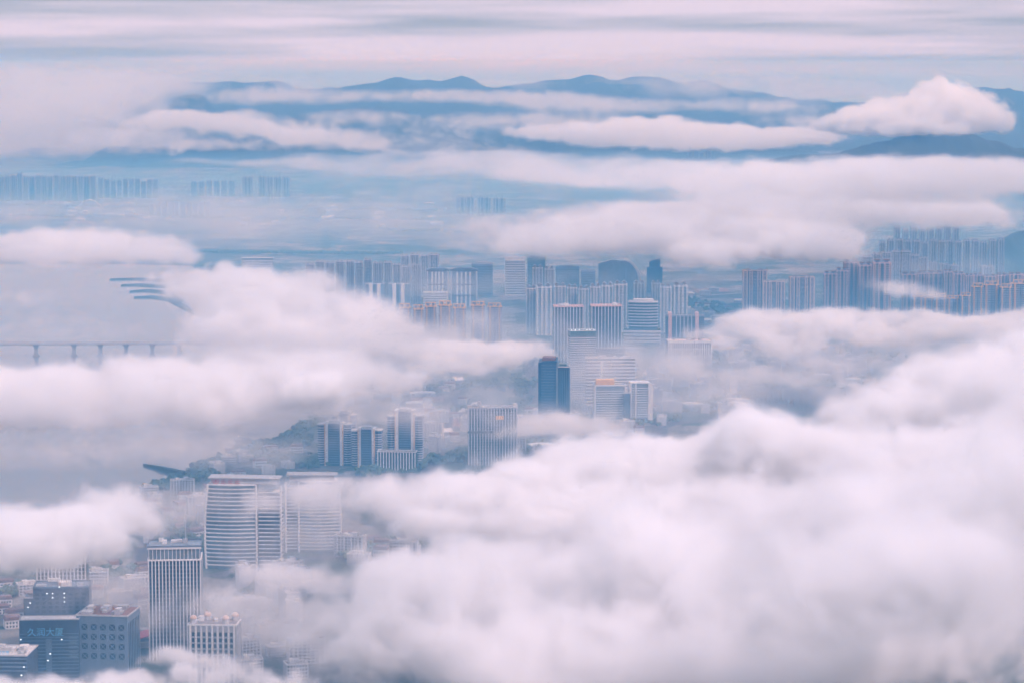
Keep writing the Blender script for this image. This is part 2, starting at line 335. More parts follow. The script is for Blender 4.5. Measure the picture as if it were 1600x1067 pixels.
instanced('mullion', MB().box(-.18, .18, -.35, .35, 0, lo - 1), W_blue, t, [(xm + 3 + i * 2.6, -15.05 + i * .42, 0) for i in range(7)])
f = MB()
for i in range(1, int(ht / 4)): f.box(-a + 4.2, xm - 1.3, -17.14, -16.9, i * 4 - .25, i * 4 + .1)
f.build('floor_line', W_blue, t, kind='stuff')
f = MB()
for i in range(13): f.box(-a + 5 + i * 1.45, -a + 5.14 + i * 1.45, -17.2, -16.95, 0, ht - 4.5)
f.build('glazing_bar', W_blue, t, kind='stuff')

# curved twin towers
def curved_tower(label, x0, x1, xs0, xs1, yt, yb, side):
    t, wd, ht, k = start('curved_tower', label, 'tower', x0, x1, yt, yb, 26, R(3 * side))
    xs_a, xs_b = [((x - (x0 + x1) / 2) * k) for x in (xs0, xs1)]
    a = wd / 2; fh = ht / 21
    def half(z):                                    # the outer edge swells below the middle
        u = z / ht; return a * (1 + .07 * math.sin(u * math.pi * .95) - .10 * u ** 2.2 + .02)
    def slab_outline(z, grow):
        e = half(z) + grow; pts = []
        lft, rgt = (-e, xs_a) if side < 0 else (xs_b, e)
        for i in range(9):
            s_ = i / 8; x = lft + (rgt - lft) * s_; pts.append((x, -13 - 4.5 * math.sin(math.pi * s_) - grow))
        return pts + [(rgt, 10), (lft, 10)]
    for i in range(21):
        z = i * fh
        MB().prism(slab_outline(z, -.9), z + .012, z + fh - .012).build('glass_storey', G_pale, t)
        MB().prism(slab_outline(z, .5), z + fh - .55, z + fh + .75).build('floor_band', W_white, t)
    s0, s1 = (xs_a + 2.6, xs_b) if side < 0 else (xs_a, xs_b - 2.6)
    n1 = 19
    MB().box(s0, s1, -9, 9, -1, n1 * fh).build('side_wing', G_dark, t)
    for i in range(n1): MB().box(s0 - .3, s1 + .3, -9.6, 9.3, i * fh + fh - .7, i * fh + fh + .6).build('floor_band', W_white, t)
    for x in ((lambda z: side * (half(z) + .6)), (lambda z: (xs_a if side < 0 else xs_b) + .8 * -side), (lambda z: (s1 + .9) if side < 0 else (s0 - .9))):
        MB().tube([(x(z), -13.2 if abs(x(z)) > 3 or True else 0, z) for z in [ht * q / 14 for q in range(15)]], 1.15, 6).build('edge_rib', W_white, t)
    c0, c1 = (-a * .93, xs_b) if side < 0 else (xs_a, a * .93)
    MB().prism([(c0 + 3, -13), (c1 - 3, -13), (c1 - 3, 8), (c0 + 3, 8)], ht + .8, ht + 6.5).build('crown', W_pale, t)
    MB().prism([(c0, -15), (c1, -14), (c1, 9), (c0, 9)], ht + 6.55, ht + 7, top=[ht + 8.2, ht + 7.2, ht + 7.2, ht + 8.2]).build('crown_roof', W_grey, t)
    return t, a, ht
t, a, ht = curved_tower('white banded curved tower with a round red emblem on its crown', 325, 402, 402, 441, 757, 888, -1)
z = ht + 3.5
e = MB(); n = 20
for r0, r1 in ((3.6, 2.7), (1.6, 0.02)):
    b = len(e.v)
    e.v += [(-a * .62 + r * math.cos(q * 2 * math.pi / n), y, z + 1 + r * math.sin(q * 2 * math.pi / n)) for y in (-13.9, -13.2) for r in (r0, r1) for q in range(n)]
    for q in range(n):
        w_ = (q + 1) % n
        e.f += [(b + q, b + w_, b + n + w_, b + n + q), (b + 2*n + q, b + 3*n + q, b + 3*n + w_, b + 2*n + w_), (b + q, b + 2*n + q, b + 2*n + w_, b + w_), (b + n + q, b + n + w_, b + 3*n + w_, b + 3*n + q)]
e.build('emblem', W_rose, t)
rs = random.Random(5)
for i in range(3):                                  # three pale greyish red characters, too blurred in the photograph to read
    g = MB(); x = -a * .62 + 8.5 + i * 7.4
    for q in range(3): g.box(x - 2.4, x + 2.4, -13.8, -13.25, z - 2 + q * 2.2, z - 1.4 + q * 2.2)
    g.box(x - .4 + rs.uniform(-1, 1), x + .4, -13.9, -13.81, z - 2.6, z + 3.6); g.box(x - 2.3, x - 1.7, -13.9, -13.81, z - 2.3, z + 1.5)
    g.build('sign_character', W_rose, t)
curved_tower('white banded curved tower half veiled by cloud on its left side', 468, 529, 447, 467, 752, 862, 1)

# striped tower beside the twins
t, wd, ht, k = start('striped_tower', 'tall office tower with white vertical fins and a dark framed crown', 'tower', 231, 313, 852, 1030, 34, R(5))
a = wd / 2; zc = ht - 13
MB().box(-a, a, -17, 17, -1, zc).build('tower_body', G_dark, t)
MB().box(-a + .4, a - .4, -16.6, 16.6, zc + .02, ht - 1).build('crown_body', G_pale, t)
MB().box(-a - .5, a + .5, -17.6, 17.6, zc - .8, zc + .5).build('crown_band', W_white, t)
rim(t, wd + 1.2, 35.2, ht - 1.4, W_blue, 1.6)
MB().box(-a - .5, a + .5, -17.6, -17, ht - 3.2, ht - 1.5).build('crown_band', W_white, t)
instanced('fin', MB().box(-.5, .5, -1.0, .2, 0, zc - .9), W_white, t, [(-a + .6 + i * (wd - 1.2) / 15, -17.05, 0) for i in range(16)])
instanced('side_fin', MB().box(-.2, .8, -.45, .45, 0, zc - .9), W_grey, t, [(a + .05, -15 + i * 3, 0) for i in range(11)])
instanced('crown_post', MB().box(-.3, .3, -.5, .2, 0, 9.4), W_white, t, [(-a + 1.0 + i * (wd - 2) / 13, -16.7, zc + .52) for i in range(14)])
f = MB()
for i in range(1, int(zc / 3.8)): f.box(-a + .1, a - .1, -17.3, -17.01, i * 3.8 - .35, i * 3.8 + .25)
f.build('spandrel', W_blue, t, kind='stuff')
rooftop(t, wd, 34, ht - 1.2, W_roof, 3, 5)

# office blocks at the lower left
t, wd, ht, k = start('office_block', 'dark office block with large light blue characters under its flat pale roof', 'office building', 31, 123, 968, 1064, 18, R(4))
a = wd / 2
MB().box(-a, a, -9, 9, -1, ht - .3).build('wall', W_dark, t); rim(t, wd + .6, 18.6, ht - .28, W_pale, 1.0)
MB().box(-a + .6, a - .6, -8.3, 8.3, ht - .28, ht + .1).build('roof', W_white, t)
f = MB()
for i in range(14): f.box(-a + .3, a - .3, -9.25, -9.0, 2 + i * 3.1, 2.7 + i * 3.1)
f.build('floor_line', W_blue, t, kind='stuff')
instanced('window', MB().box(-3.6, 3.6, -.12, .1, 0, 1.9), G_pale, t, [(a - 5, -9.05, ht - 17 - i * 4.2) for i in range(5)])
MB().box(-a * .12, a * .08, -9.8, -9.02, 0, ht - 17).build('stair_shaft', W_blue, t)
cu = bpy.data.curves.new('sign_lettering', 'FONT'); cu.body = '久润大厦'; cu.size = 8.0; cu.extrude = .25; cu.align_x = 'CENTER'; cu.materials.append(W_sign)
tmp = link(bpy.data.objects.new('sign_lettering', cu)); me = bpy.data.meshes.new_from_object(tmp.evaluated_get(bpy.context.evaluated_depsgraph_get())); bpy.data.objects.remove(tmp)
o = link(bpy.data.objects.new('sign_lettering', me), t); o.location = (-a * .12, -9.5, ht - 13.6); o.rotation_euler = (R(90), 0, 0)
lit(t, [(-a + 1.2, -9.2, ht - 17), (-a + 6.2, -9.2, ht - 23), (-a + 9.2, -9.2, ht - 23), (-a + 12.2, -9.2, ht - 23), (a * .42, -9.2, ht - 17.5), (a * .03, -9.9, ht - 30), (-a * .05, -9.9, ht - 36)])

t, wd, ht, k = start('office_block', 'grey blue office block with cross braced window bays and a cluttered roof', 'office building', 124, 206, 962, 1062, 42, R(-7))
a = wd / 2
MB().box(-a, a, -21, 21, -1, ht - .3).build('wall', W_blue, t); rim(t, wd + .8, 42.8, ht - .28, W_pale, 1.4)
rooftop(t, wd, 42, ht, W_brown, 9, 9, 1.3)
for i in range(5):
    for j in range(4):
        x, z = -a * .68 + i * a * .36, ht - 10 - j * 8.6
        w_ = MB().box(x - 2.6, x + 2.6, -21.15, -20.9, z - 2.6, z + 2.6).build('window', G_dark, t)
        b = MB(); b.tube([(x - 2.5, -21.25, z - 2.5), (x + 2.5, -21.25, z + 2.5)], .22, 4); b.tube([(x - 2.5, -21.3, z + 2.5), (x + 2.5, -21.3, z - 2.5)], .22, 4); b.build('brace', W_blue, w_)
f = MB()
for i in range(7): f.box(a - .02, a + .22, -18 + i * 5.4, -15 + i * 5.4, 4, ht - 6)
f.build('side_window', G_dark, t, kind='stuff')

t, wd, ht, k = start('office_block', 'dark stepped office block with lit windows and white roof panels', 'office building', 52, 138, 918, 1016, 30, R(4))
a = wd / 2
MB().box(-a, a, -15, 15, -1, ht - .3).build('wall', W_dark, t); rim(t, wd + .6, 30.6, ht - .28, W_blue, 1.6)
MB().box(-a - 9, -a - .02, -13, 12, -1, ht - 10).build('side_wing', W_dark, t); MB().box(-a - 9.2, -a - .02, -13.3, -12.8, ht - 9.9, ht - 8.4).build('wing_parapet', W_pale, t)
rooftop(t, wd, 30, ht, W_blue, 12, 6, 1.2); MB().box(-a * .55, -a * .1, 6, 9, ht + 2, ht + 5).build('roof_sign_panel', W_white, t); MB().box(-a * .1, a * .14, -8, -5, ht + .2, ht + 3.4).build('roof_sign_panel', W_beige, t)
f = MB()
for i in range(9):
    for j in range(8): f.box(-a + 2 + j * wd / 8.4, -a + 5.4 + j * wd / 8.4, -15.15, -14.9, ht - 7 - i * 4, ht - 4.8 - i * 4)
f.build('window', G_dark, t, kind='stuff')
lit(t, [(-a * .5, -15.2, ht - 5), (-a * .3, -15.2, ht - 5), (a * .12, -15.2, ht - 5), (-a * .3, -15.2, ht - 9), (a * .12, -15.2, ht - 9), (a * .12, -15.2, ht - 13), (-a - 3, -13.2, ht - 14), (-a - 5, -13.2, ht - 18), (-a * .05, -15.2, ht + 1)])

t, wd, ht, k = start('finned_block', 'pale office block with closely set white fins rising behind the dark stepped block', 'office building', 57, 134, 872, 975, 28, R(4))
a = wd / 2
MB().box(-a, a, -14, 14, -1, ht - .3).build('wall', G_dark, t); rim(t, wd + .8, 28.8, ht - .28, W_pale, 1.4); rooftop(t, wd, 28, ht, W_roof, 15, 4)
instanced('fin', MB().box(-.65, .65, -.8, .2, 0, ht - .5), W_white, t, [(-a + .7 + i * (wd - 1.4) / 13, -14.05, 0) for i in range(14)])
f = MB()
for i in range(1, int(ht / 4)): f.box(-a, a, -14.35, -14.0, i * 4 - .5, i * 4 + .3)
f.build('spandrel', W_pale, t, kind='stuff')

t, wd, ht, k = start('office_block', 'blue office block with cluttered white roof in the bottom left corner', 'office building', -40, 46, 1024, 1125, 40, R(-3))
a = wd / 2
MB().box(-a, a, -20, 20, -1, ht - .3).build('wall', W_dark, t); rim(t, wd + .8, 40.8, ht - .28, W_pale, 1.0); rooftop(t, wd, 40, ht, W_white, 21, 14, 1.1)
for i in range(4): MB().box(-a - .3, a + .3, -20.5, -20, ht - 3 - i * 3.4, ht - 1.8 - i * 3.4).build('floor_band', W_blue, t)
rs = random.Random(8)
for i in range(8):                                  # sign characters too small in the photograph to read, as bare strokes
    g = MB(); x = -a * .12 + i * 3.2
    for q in range(3): g.box(x - 1.1 + q, x - .8 + q, -20.9, -20.6, ht + 1.4 - rs.random() * .5, ht + 4.6)
    g.box(x - 1.1, x + 1.2, -20.92, -20.62, ht + 2.8 + rs.random(), ht + 3.2 + rs.random()); g.build('sign_character', W_sign if i < 4 else W_white, t)
lit(t, [(a * .9, -20.3, ht - 9), (a * .8, -20.3, ht - 16)])

t, wd, ht, k = start('domed_block', 'white columned block with small domed corner turrets beside the striped tower', 'office building', 296, 372, 972, 1070, 24, R(-4))
a = wd / 2
MB().box(-a, a, -12, 12, -1, ht - 3).build('wall', W_grey, t); MB().box(-a - .5, a + .5, -12.6, 12.6, ht - 2.98, ht - 1.5).build('cornice', W_white, t)
rooftop(t, wd, 24, ht - 1.4, W_roof, 31, 6)
instanced('column', MB().box(-.7, .7, -1.2, .1, 0, ht - 3.2), W_white, t, [(-a + 2 + i * (wd - 4) / 8, -12.05, 0) for i in range(9)])
f = MB()
for i in range(9):
    for j in range(8): f.box(-a + 3.3 + j * (wd - 4) / 8, -a + 5.7 + j * (wd - 4) / 8, -12.12, -11.9, 2 + i * 5.2, 5.4 + i * 5.2)
f.build('window', G_dark, t, kind='stuff')
for x, y in ((-a + 4, -8), (a - 10, -8), (-a + 14, 6), (a - 4, 6)):
    d_ = MB(); rings = 6
    d_.prism([(x + 3.2 * math.cos(q * math.pi / 6), y + 3.2 * math.sin(q * math.pi / 6)) for q in range(12)], ht - 1.3, ht + 2.5).build('turret', W_pale, t)
    d_ = MB()
    for r_ in range(rings):
        z0_, z1_ = 3.3 * math.sin(r_ / rings * math.pi / 2), 3.3 * math.sin((r_ + 1) / rings * math.pi / 2); q0, q1 = 3.5 * math.cos(r_ / rings * math.pi / 2), max(3.5 * math.cos((r_ + 1) / rings * math.pi / 2), .05)
        b = len(d_.v); d_.v += [(x + q0 * math.cos(q * math.pi / 6), y + q0 * math.sin(q * math.pi / 6), ht + 2.5 + z0_) for q in range(12)] + [(x + q1 * math.cos(q * math.pi / 6), y + q1 * math.sin(q * math.pi / 6), ht + 2.5 + z1_) for q in range(12)]
        d_.f += [(b + q, b + (q + 1) % 12, b + 12 + (q + 1) % 12, b + 12 + q) for q in range(12)]
    d_.build('dome', W_beige, t)

t, wd, ht, k = start('market_hall', 'low hall with a curved red roof at the foot of the striped tower', 'hall', 204, 262, 990, 1012, 26, R(14))
a = wd / 2
MB().box(-a, a, -12, 12, -1, 6).build('wall', W_white, t)
pr = [(-a - 1 + (wd + 2) * i / 10, 6.05 + 5.5 * math.sin(math.pi * i / 10)) for i in range(11)]
MB().profile([(x, z) for x, z in pr] + [(x, z + .6) for x, z in reversed(pr)], -14, 13).build('roof', W_red, t)
MB().box(-a - 1.2, a + 1.2, -14.6, -14.05, 5.3, 6.3).build('eaves_trim', W_white, t)

# white and gold residences by the water
def residence(label, x0, x1, yt, yb, lowl, lowr, podium=False):
    t, wd, ht, k = start('residence_tower', label, 'apartment tower', x0, x1, yt, yb, 18, R(-6))
    a = wd / 2; nf = int(ht / 3.2)
    MB().box(-a * .36, a * .36, -8, 8, -1, ht).build('core', G_navy, t)
    for s_, hh in ((-1, lowl * ht), (1, lowr * ht)):
        xa, xb = sorted((s_ * a * .58, s_ * a))
        MB().prism([(xa, -6), ((xa + xb) / 2, -8.5), (xb, -6), (xb, 7), (xa, 7)], -1, hh).build('side_wing', G_navy, t)
        for i in range(1, int(hh / 3.2)): MB().prism([(xa - .1, -6.6), ((xa + xb) / 2, -9.7), (xb + .5, -6.5), (xb + .5, 6.6), (xa - .1, 6.6)], i * 3.2 - .55, i * 3.2 + .55).build('balcony', W_pale, t)
        MB().prism([(xa - .6, -7), ((xa + xb) / 2, -10), (xb + .9, -7), (xb + .9, 7.4), (xa - .6, 7.4)], hh + .02, hh + 1.6).build('roof_cap', W_white, t)
        ca, cb = sorted((s_ * a * .365, s_ * a * .575))
        MB().box(ca, cb, -9.6, 8.4, -1, ht + 2.5).build('pillar', W_white, t); MB().box(*((ca + .2, ca + 1.2) if s_ < 0 else (cb - 1.2, cb - .2)), -9.9, -9.62, 0, ht).build('gold_stripe', W_gold, t)
    for i in range(1, nf): MB().box(-a * .355, a * .355, -8.9, -8.0, i * 3.2 - .5, i * 3.2 + .4).build('balcony', W_blue, t)
    MB().box(-a * .3, a * .3, -6, 6, ht + .02, ht + 4.2).build('lift_house', W_pale, t)
    return t, a, ht
residence('white and navy apartment tower with gold stripes above a columned podium', 606, 661, 643, 726, .90, .92)
residence('white and navy apartment tower, middle one of the three by the water', 550, 597, 671, 730, .95, .97)
residence('white and navy apartment tower nearest the wooded shore', 497, 549, 662, 727, .97, .98)
residence('veiled white apartment tower behind the trio by the water', 520, 556, 646, 716, .95, .95)
t, wd, ht, k = start('podium_block', 'low columned podium block in front of the tallest white residence', 'podium', 590, 651, 706, 734, 16, R(-6))
MB().box(-wd/2, wd/2, -8, 8, -1, ht).build('wall', G_dark, t); rim(t, wd + .8, 16.8, ht + .02, W_white, 1.2)
instanced('column', MB().box(-.6, .6, -.9, .1, 0, ht - .3), W_white, t, [(-wd/2 + 1 + i * (wd - 2) / 13, -8.05, 0) for i in range(14)])

# vertical striped block, right of the residences
t, wd, ht, k = start('striped_block', 'wide grey block with pale vertical stripes and a small roof turret', 'office building', 731, 808, 637, 726, 24, R(2))
a = wd / 2
MB().box(-a, a, -12, 12, -1, ht - .3).build('wall', W_blue, t); rim(t, wd + .8, 24.8, ht - .28, W_pale, 1.6); rooftop(t, wd, 24, ht, W_roof, 41, 5)
MB().box(-a * .62, -a * .46, -6, 0, ht + .15, ht + 9).build('roof_turret', W_pale, t); MB().box(a * .84, a, -11, -6, ht + .15, ht + 6).build('corner_turret', W_white, t)
instanced('pilaster', MB().box(-.75, .75, -.9, .1, 0, ht - .5), W_pale, t, [(-a + .9 + i * (wd - 1.8) / 17, -12.05, 0) for i in range(18)])
MB().box(-a, a * .05, -13.3, -12.98, ht * .56, ht * .56 + 3).build('dark_band', W_dark, t)
MB().box(a * .12, a * .45, -13.2, -12.97, ht * .80, ht * .80 + 5).build('sign_panel', W_gold, t)
f = MB()
for i in range(int(ht / 3.6)): f.box(-a + .2, a - .2, -12.25, -12.0, 1 + i * 3.6, 2.9 + i * 3.6)
f.build('window', G_dark, t, kind='stuff')

# white banded slab and its neighbours
t, wd, ht, k = start('banded_slab', 'wide slab with white horizontal bands behind the white pavilion blocks', 'office building', 915, 992, 560, 638, 20, R(2))
a = wd / 2; n = 15
MB().box(-a, a, -10, 10, -1, ht - .3).build('wall', G_dark, t); rim(t, wd + .8, 20.8, ht - .28, W_white, 1.4); rooftop(t, wd, 20, ht, W_roof, 51, 5)
instanced('floor_band', MB().box(-a - .3, a + .3, -.9, .1, 0, ht / n * .46), W_white, t, [(0, -10.05, i * ht / n) for i in range(1, n)])
MB().box(-a * .42, -a * .3, -12.2, -10.98, 0, ht - 5).build('stair_shaft', W_white, t)
t, wd, ht, k = start('set_back_block', 'grey block with fine vertical lines above the white banded slab', 'office building', 926, 976, 545, 622, 20)
MB().box(-wd/2, wd/2, -10, 10, -1, ht).build('wall', W_blue, t); rim(t, wd + .6, 20.6, ht + .02, W_grey, 1.2)
instanced('pilaster', MB().box(-.3, .3, -.6, .1, 0, ht), W_grey, t, [(-wd/2 + 1 + i * (wd - 2) / 16, -10.05, 0) for i in range(17)])
t, wd, ht, k = start('glass_block', 'pale blue glass tower with roof lamps left of the white banded slab', 'office building', 889, 929, 517, 625, 26, R(8))
a = wd / 2
MB().box(-a, a, -13, 13, -1, ht - 8).build('wall', G_pale, t); MB().box(-a - .4, a + .4, -13.4, 13.4, ht - 7.98, ht - .5).build('crown', W_green, t); rim(t, wd + 1.2, 27, ht - .48, W_white, 1.0)
instanced('floor_band', MB().box(-a - .25, a + .25, -.5, .1, 0, 1.5), W_pale, t, [(0, -13.05, 3.6 + i * 3.7) for i in range(int((ht - 12) / 3.7))])
instanced('side_band', MB().box(-.1, .45, -13, 13, 0, 1.5), W_pale, t, [(-a - .35, 0, 3.6 + i * 3.7) for i in range(int((ht - 12) / 3.7))])
lit(t, [(x * a, -12.8, ht + 1.2) for x in (-.9, -.6, -.3, .3, .55, .85)], 'roof_lamp', .6)
t, wd, ht, k = start('pavilion_block', 'white framed office block with a golden roof box on its left half', 'office building', 929, 976, 603, 662, 24, R(4))
a = wd / 2
MB().box(-a, a, -12, 12, 7, ht).build('wall', G_pale, t); rim(t, wd + 1.2, 25, ht + .02, W_white, 2)
for x in (-a, a): MB().box(x - 1, x + 1, -13, 12.5, 6.5, ht - .02).build('frame_post', W_white, t)
MB().box(-a * .9, a * .3, -6, 8, ht + .1, ht + 9).build('roof_box', W_gold, t); MB().box(-a - 1.3, a + 1.3, -13.3, 12.6, 5.4, 6.45).build('frame_beam', W_white, t)
instanced('floor_band', MB().box(-a + 1.1, a - 1.1, -.5, .1, 0, .9), W_white, t, [(0, -12.05, 10 + i * 3.6) for i in range(int((ht - 12) / 3.6))])
MB().box(-a * .9, a * .9, -9, 9, -1, 5.38).build('base', G_dark, t); instanced('column', MB().box(-1.3, 1.3, -1.2, 1, 0, 5.36), W_white, t, [(x * a, -10.5, 0) for x in (-.8, -.45, .2, .5, .85)])
t, wd, ht, k = start('pavilion_block', 'white block with a rounded right shoulder and solid pale end wall', 'office building', 983, 1019, 598, 661, 24, R(4))
a = wd / 2
MB().box(-a, a - 7, -12, 12, 7, ht - 1).build('wall', G_pale, t)
arc = [(a, 5.5)] + [(a - 8 + 8 * math.cos(q * math.pi / 16), ht - 7 + 8 * math.sin(q * math.pi / 16)) for q in range(9)] + [(-a, ht + 1), (-a, ht - .98), (a - 6.98, ht - .98), (a - 6.98, 5.5)]
MB().profile(arc, -13.4, 12.5).build('curved_frame', W_white, t)
MB().box(-a - .8, -a + 2.4, -13, 12.2, 5.5, ht - 1.0).build('frame_post', W_white, t); MB().box(-a + 8, -a + 10, -12.9, -12.02, 7, ht - 1.05).build('frame_post', W_white, t)
instanced('floor_band', MB().box(-a + 2.5, a - 7.2, -.45, .1, 0, .9), W_white, t, [(0, -12.05, 10 + i * 3.6) for i in range(int((ht - 14) / 3.6))])
MB().box(-a * .9, a * .9, -9, 9, -1, 5.4).build('base', G_dark, t); instanced('column', MB().box(-1.2, 1.2, -1.2, 1, 0, 5.38), W_white, t, [(x * a, -10.5, 0) for x in (-.7, -.1, .3, .85)])
t, wd, ht, k = start('link_block', 'low glazed link between the two white pavilion blocks', 'office building', 974, 985, 614, 663, 14)
MB().box(-wd/2, wd/2, -7, 7, -1, ht).build('wall', G_dark, t); rim(t, wd + .4, 14.4, ht + .02, W_white, 1)

# twin gridded towers and the blocks round them
for x0, x1, yt, lab in ((865, 911, 480, 'dark gridded tower, left one of the pair behind the bright puff'), (923, 971, 479, 'dark gridded tower, right one of the pair, behind the pale glass tower')):
    t, wd, ht, k = start('gridded_tower', lab, 'office building', x0, x1, yt, 566, 30, R(3)); a = wd / 2
    MB().box(-a, a, -15, 15, -1, ht - .3).build('wall', G_dark, t); rim(t, wd + .8, 30.8, ht - .28, W_pink, 2.2); rooftop(t, wd, 30, ht, W_pink, x0, 5, 1.3)
    instanced('pilaster', MB().box(-.8, .8, -1.1, .1, 0, ht - .5), W_pale, t, [(-a + 1 + i * (wd - 2) / 9, -15.05, 0) for i in range(10)])
    f = MB()
    for i in range(1, int(ht / 3.4)): f.box(-a, a, -15.5, -15.0, i * 3.4 - .4, i * 3.4 + .4)
    f.build('spandrel', W_blue, t, kind='stuff')
t, wd, ht, k = start('bowed_block', 'pale block with a bowed front of thin horizontal bands', 'office building', 983, 1028, 472, 532, 26, R(-5))
a = wd / 2; n = 13
bow = lambda g: [(-a - g + (wd + 2 * g) * i / 10, -9 - g - 6 * math.sin(math.pi * i / 10)) for i in range(11)] + [(a + g, 12), (-a - g, 12)]
MB().prism(bow(0), -1, ht).build('wall', G_dark, t)
for i in range(1, n + 1): MB().prism(bow(.6), i * ht / n - 1.9, i * ht / n + .02).build('floor_band', W_pale, t)
MB().prism([(x * .7, y * .7) for x, y in bow(0)], ht + .05, ht + 5).build('roof_drum', W_pale, t)
t, wd, ht, k = start('podium_block', 'long curved pale podium under the bowed block', 'podium', 975, 1033, 514, 534, 20, R(-5))
for i in range(4): MB().prism([(-wd/2 + wd * j / 8, -12 - 5 * math.sin(math.pi * j / 8)) for j in range(9)] + [(wd/2, -8), (-wd/2, -8)], -1 + i * ht / 4, (i + .55) * ht / 4).build('floor_band', W_pale, t)
MB().box(-wd/2 + 1, wd/2 - 1, -11.5, 8, -1, ht).build('wall', G_dark, t)
t, wd, ht, k = start('pillared_block', 'dark block with two tall rosy pillars behind the white finned block', 'office building', 1040, 1100, 492, 556, 20); a = wd / 2
MB().box(-a, a, -10, 10, -1, ht - 2).build('wall', W_blue, t); rim(t, wd + .6, 20.6, ht - 1.98, W_grey, 1)
for x in (-a * .78, a * .62): MB().box(x - 3.2, x + 3.2, -12, 9, -1, ht + 4).build('pillar', W_pink, t)
instanced('pilaster', MB().box(-.7, .7, -.8, .1, 0, ht - 2.2), W_pale, t, [(-a * .45 + i * a * .2, -10.05, 0) for i in range(5)])
f = MB()
for i in range(1, int(ht / 3.4)): f.box(-a + .3, a - .3, -10.2, -10, i * 3.4 - 1, i * 3.4 + .9)
f.build('window', G_dark, t, kind='stuff')
t, wd, ht, k = start('finned_block', 'broad white block with dense vertical fins, its lower half in cloud', 'office building', 1043, 1111, 533, 604, 26, R(3)); a = wd / 2
MB().box(-a, a, -13, 13, -1, ht - .3).build('wall', G_dark, t); rim(t, wd + 1.6, 27.6, ht - .28, W_white, 1.6); rooftop(t, wd, 26, ht, W_pink, 61, 6)
MB().box(-a - .8, a + .8, -13.9, -13, ht - 3.2, ht - .3).build('cornice', W_white, t)
instanced('fin', MB().box(-.85, .85, -.9, .1, 0, ht - 3.3), W_white, t, [(-a + .8 + i * (wd - 1.6) / 19, -13.05, 0) for i in range(20)])
f = MB()
for i in range(1, 6): f.box(-a, a, -13.6, -13.0, i * ht / 6 - .6, i * ht / 6 + .6)
f.build('spandrel', W_white, t, kind='stuff')

# the far business district
t, wd, ht, k = start('arched_building', 'dark glass block whose pale ribs arch over the roof and down its right side', 'office building', 934, 1000, 404, 458, 30); a = wd / 2
pr = [(-a, -1)] + [(a, -1)] + [(a * math.cos(q * math.pi / 20) if q else a, ht * .35 + ht * .65 * math.sin(q * math.pi / 20)) for q in range(0, 11)][0:8] + [(-a * .35, ht * .97), (-a, ht * .86)]
MB().profile([(x * .97, z * .985) for x, z in pr], -14, 14).build('glass_body', G_pale, t)
for y in (-15, -6, 3, 12):
    for o_ in (0, 4.5):
        MB().tube([((a + 1.5 - o_) * math.cos(q * math.pi / 24), y, max(0, ht * .35 - o_ * .2 + (ht * .66 - o_ * .4) * math.sin(q * math.pi / 24))) for q in range(0, 11)] [::-1] + [(a + 1.5 - o_, y, 0)], 1.0, 5).build('arch_rib', W_white, t)
t, wd, ht, k = start('pointed_tower', 'dark blue tower tapering to a point beside the arched block', 'tower', 1011, 1035, 404, 458, 26); a = wd / 2
MB().box(-a, a, -13, 13, -1, ht * .74).build('tower_body', G_blue, t); MB().prism([(-a * .7, -9), (a * .7, -9), (a * .7, 9), (-a * .7, 9)], ht * .74 + .02, 0, top=[ht * .9, ht, ht, ht * .9]).build('upper_body', G_blue, t)
MB().tube([(a * .3, 0, ht * .9), (a * .3, 0, ht + 6)], .6, 5).build('spire', W_pale, t)
for lab, x0, x1, yt, m, m2 in (('white tower with stacked bands at the edge of the far cloud', 789, 821, 404, W_white, W_pale), ('dark teal slab right of the white banded tower', 824, 852, 404, W_green, W_blue), ('dark teal slab with a flat crown behind the central estate', 868, 905, 419, W_green, W_blue), ('low wide slate blue block left of the white banded tower', 737, 770, 413, W_blue, W_grey), ('slate blue slab beside the arched block', 908, 930, 425, W_blue, W_grey)):
    t, wd, ht, k = start('far_office_slab', lab, 'office building', x0, x1, yt, 462, 24)
    MB().box(-wd/2, wd/2, -12, 12, -1, ht).build('wall', m, t); rim(t, wd + 1, 25, ht + .02, m2, 2); MB().box(-wd * .3, wd * .2, -6, 6, ht + .1, ht + 5).build('plant_room', m2, t)
    f = MB()
    for i in range(1, int(ht / 4)): f.box(-wd/2 + 1, wd/2 - 1, -12.3, -12, i * 4 - .9, i * 4 + 1)
    f.build('window', G_dark, t, kind='stuff')
for x0, x1, lab in ((667, 701, 'tower with white bay columns under a dark eave, left one of two twins'), (704, 746, 'tower with white bay columns under a dark eave, right one of two twins')):
    t, wd, ht, k = start('colonnade_tower', lab, 'apartment tower', x0, x1, 421, 486, 22); a = wd / 2
    MB().box(-a, a, -11, 11, -1, ht - 4).build('wall', W_blue, t); MB().box(-a * 1.04, a * 1.04, -12, 12, ht - 3.98, ht - 1).build('eave', W_dark, t); MB().profile([(-a, ht - .98), (a, ht - .98), (a * .5, ht + 3), (-a * .5, ht + 3)], -9, 9).build('roof', W_blue, t)
    for x in (-.5, -.18, .14, .46): MB().box(x * a - 2, x * a + 2, -12.2, -10.9, ht * .1, ht - 6).build('bay', W_white, t)
    for z in (.36, .62): MB().box(-a * .9, a * .9, -12.6, -12.25, ht * z, ht * z + 2.5).build('dark_band', W_dark, t)
    for x in (-.94, .94): MB().box(x * a - 1.5, x * a + 1.5, -11.8, -10.9, 0, ht - 4.1).build('pilaster', W_pale, t)
t, wd, ht, k = start('gridded_block', 'low white gridded block under the left colonnade tower', 'office building', 661, 699, 457, 492, 18); a = wd / 2
MB().box(-a, a, -9, 9, -1, ht - .2).build('wall', W_white, t); rim(t, wd + .6, 18.6, ht - .18, W_white, 1)
f = MB()
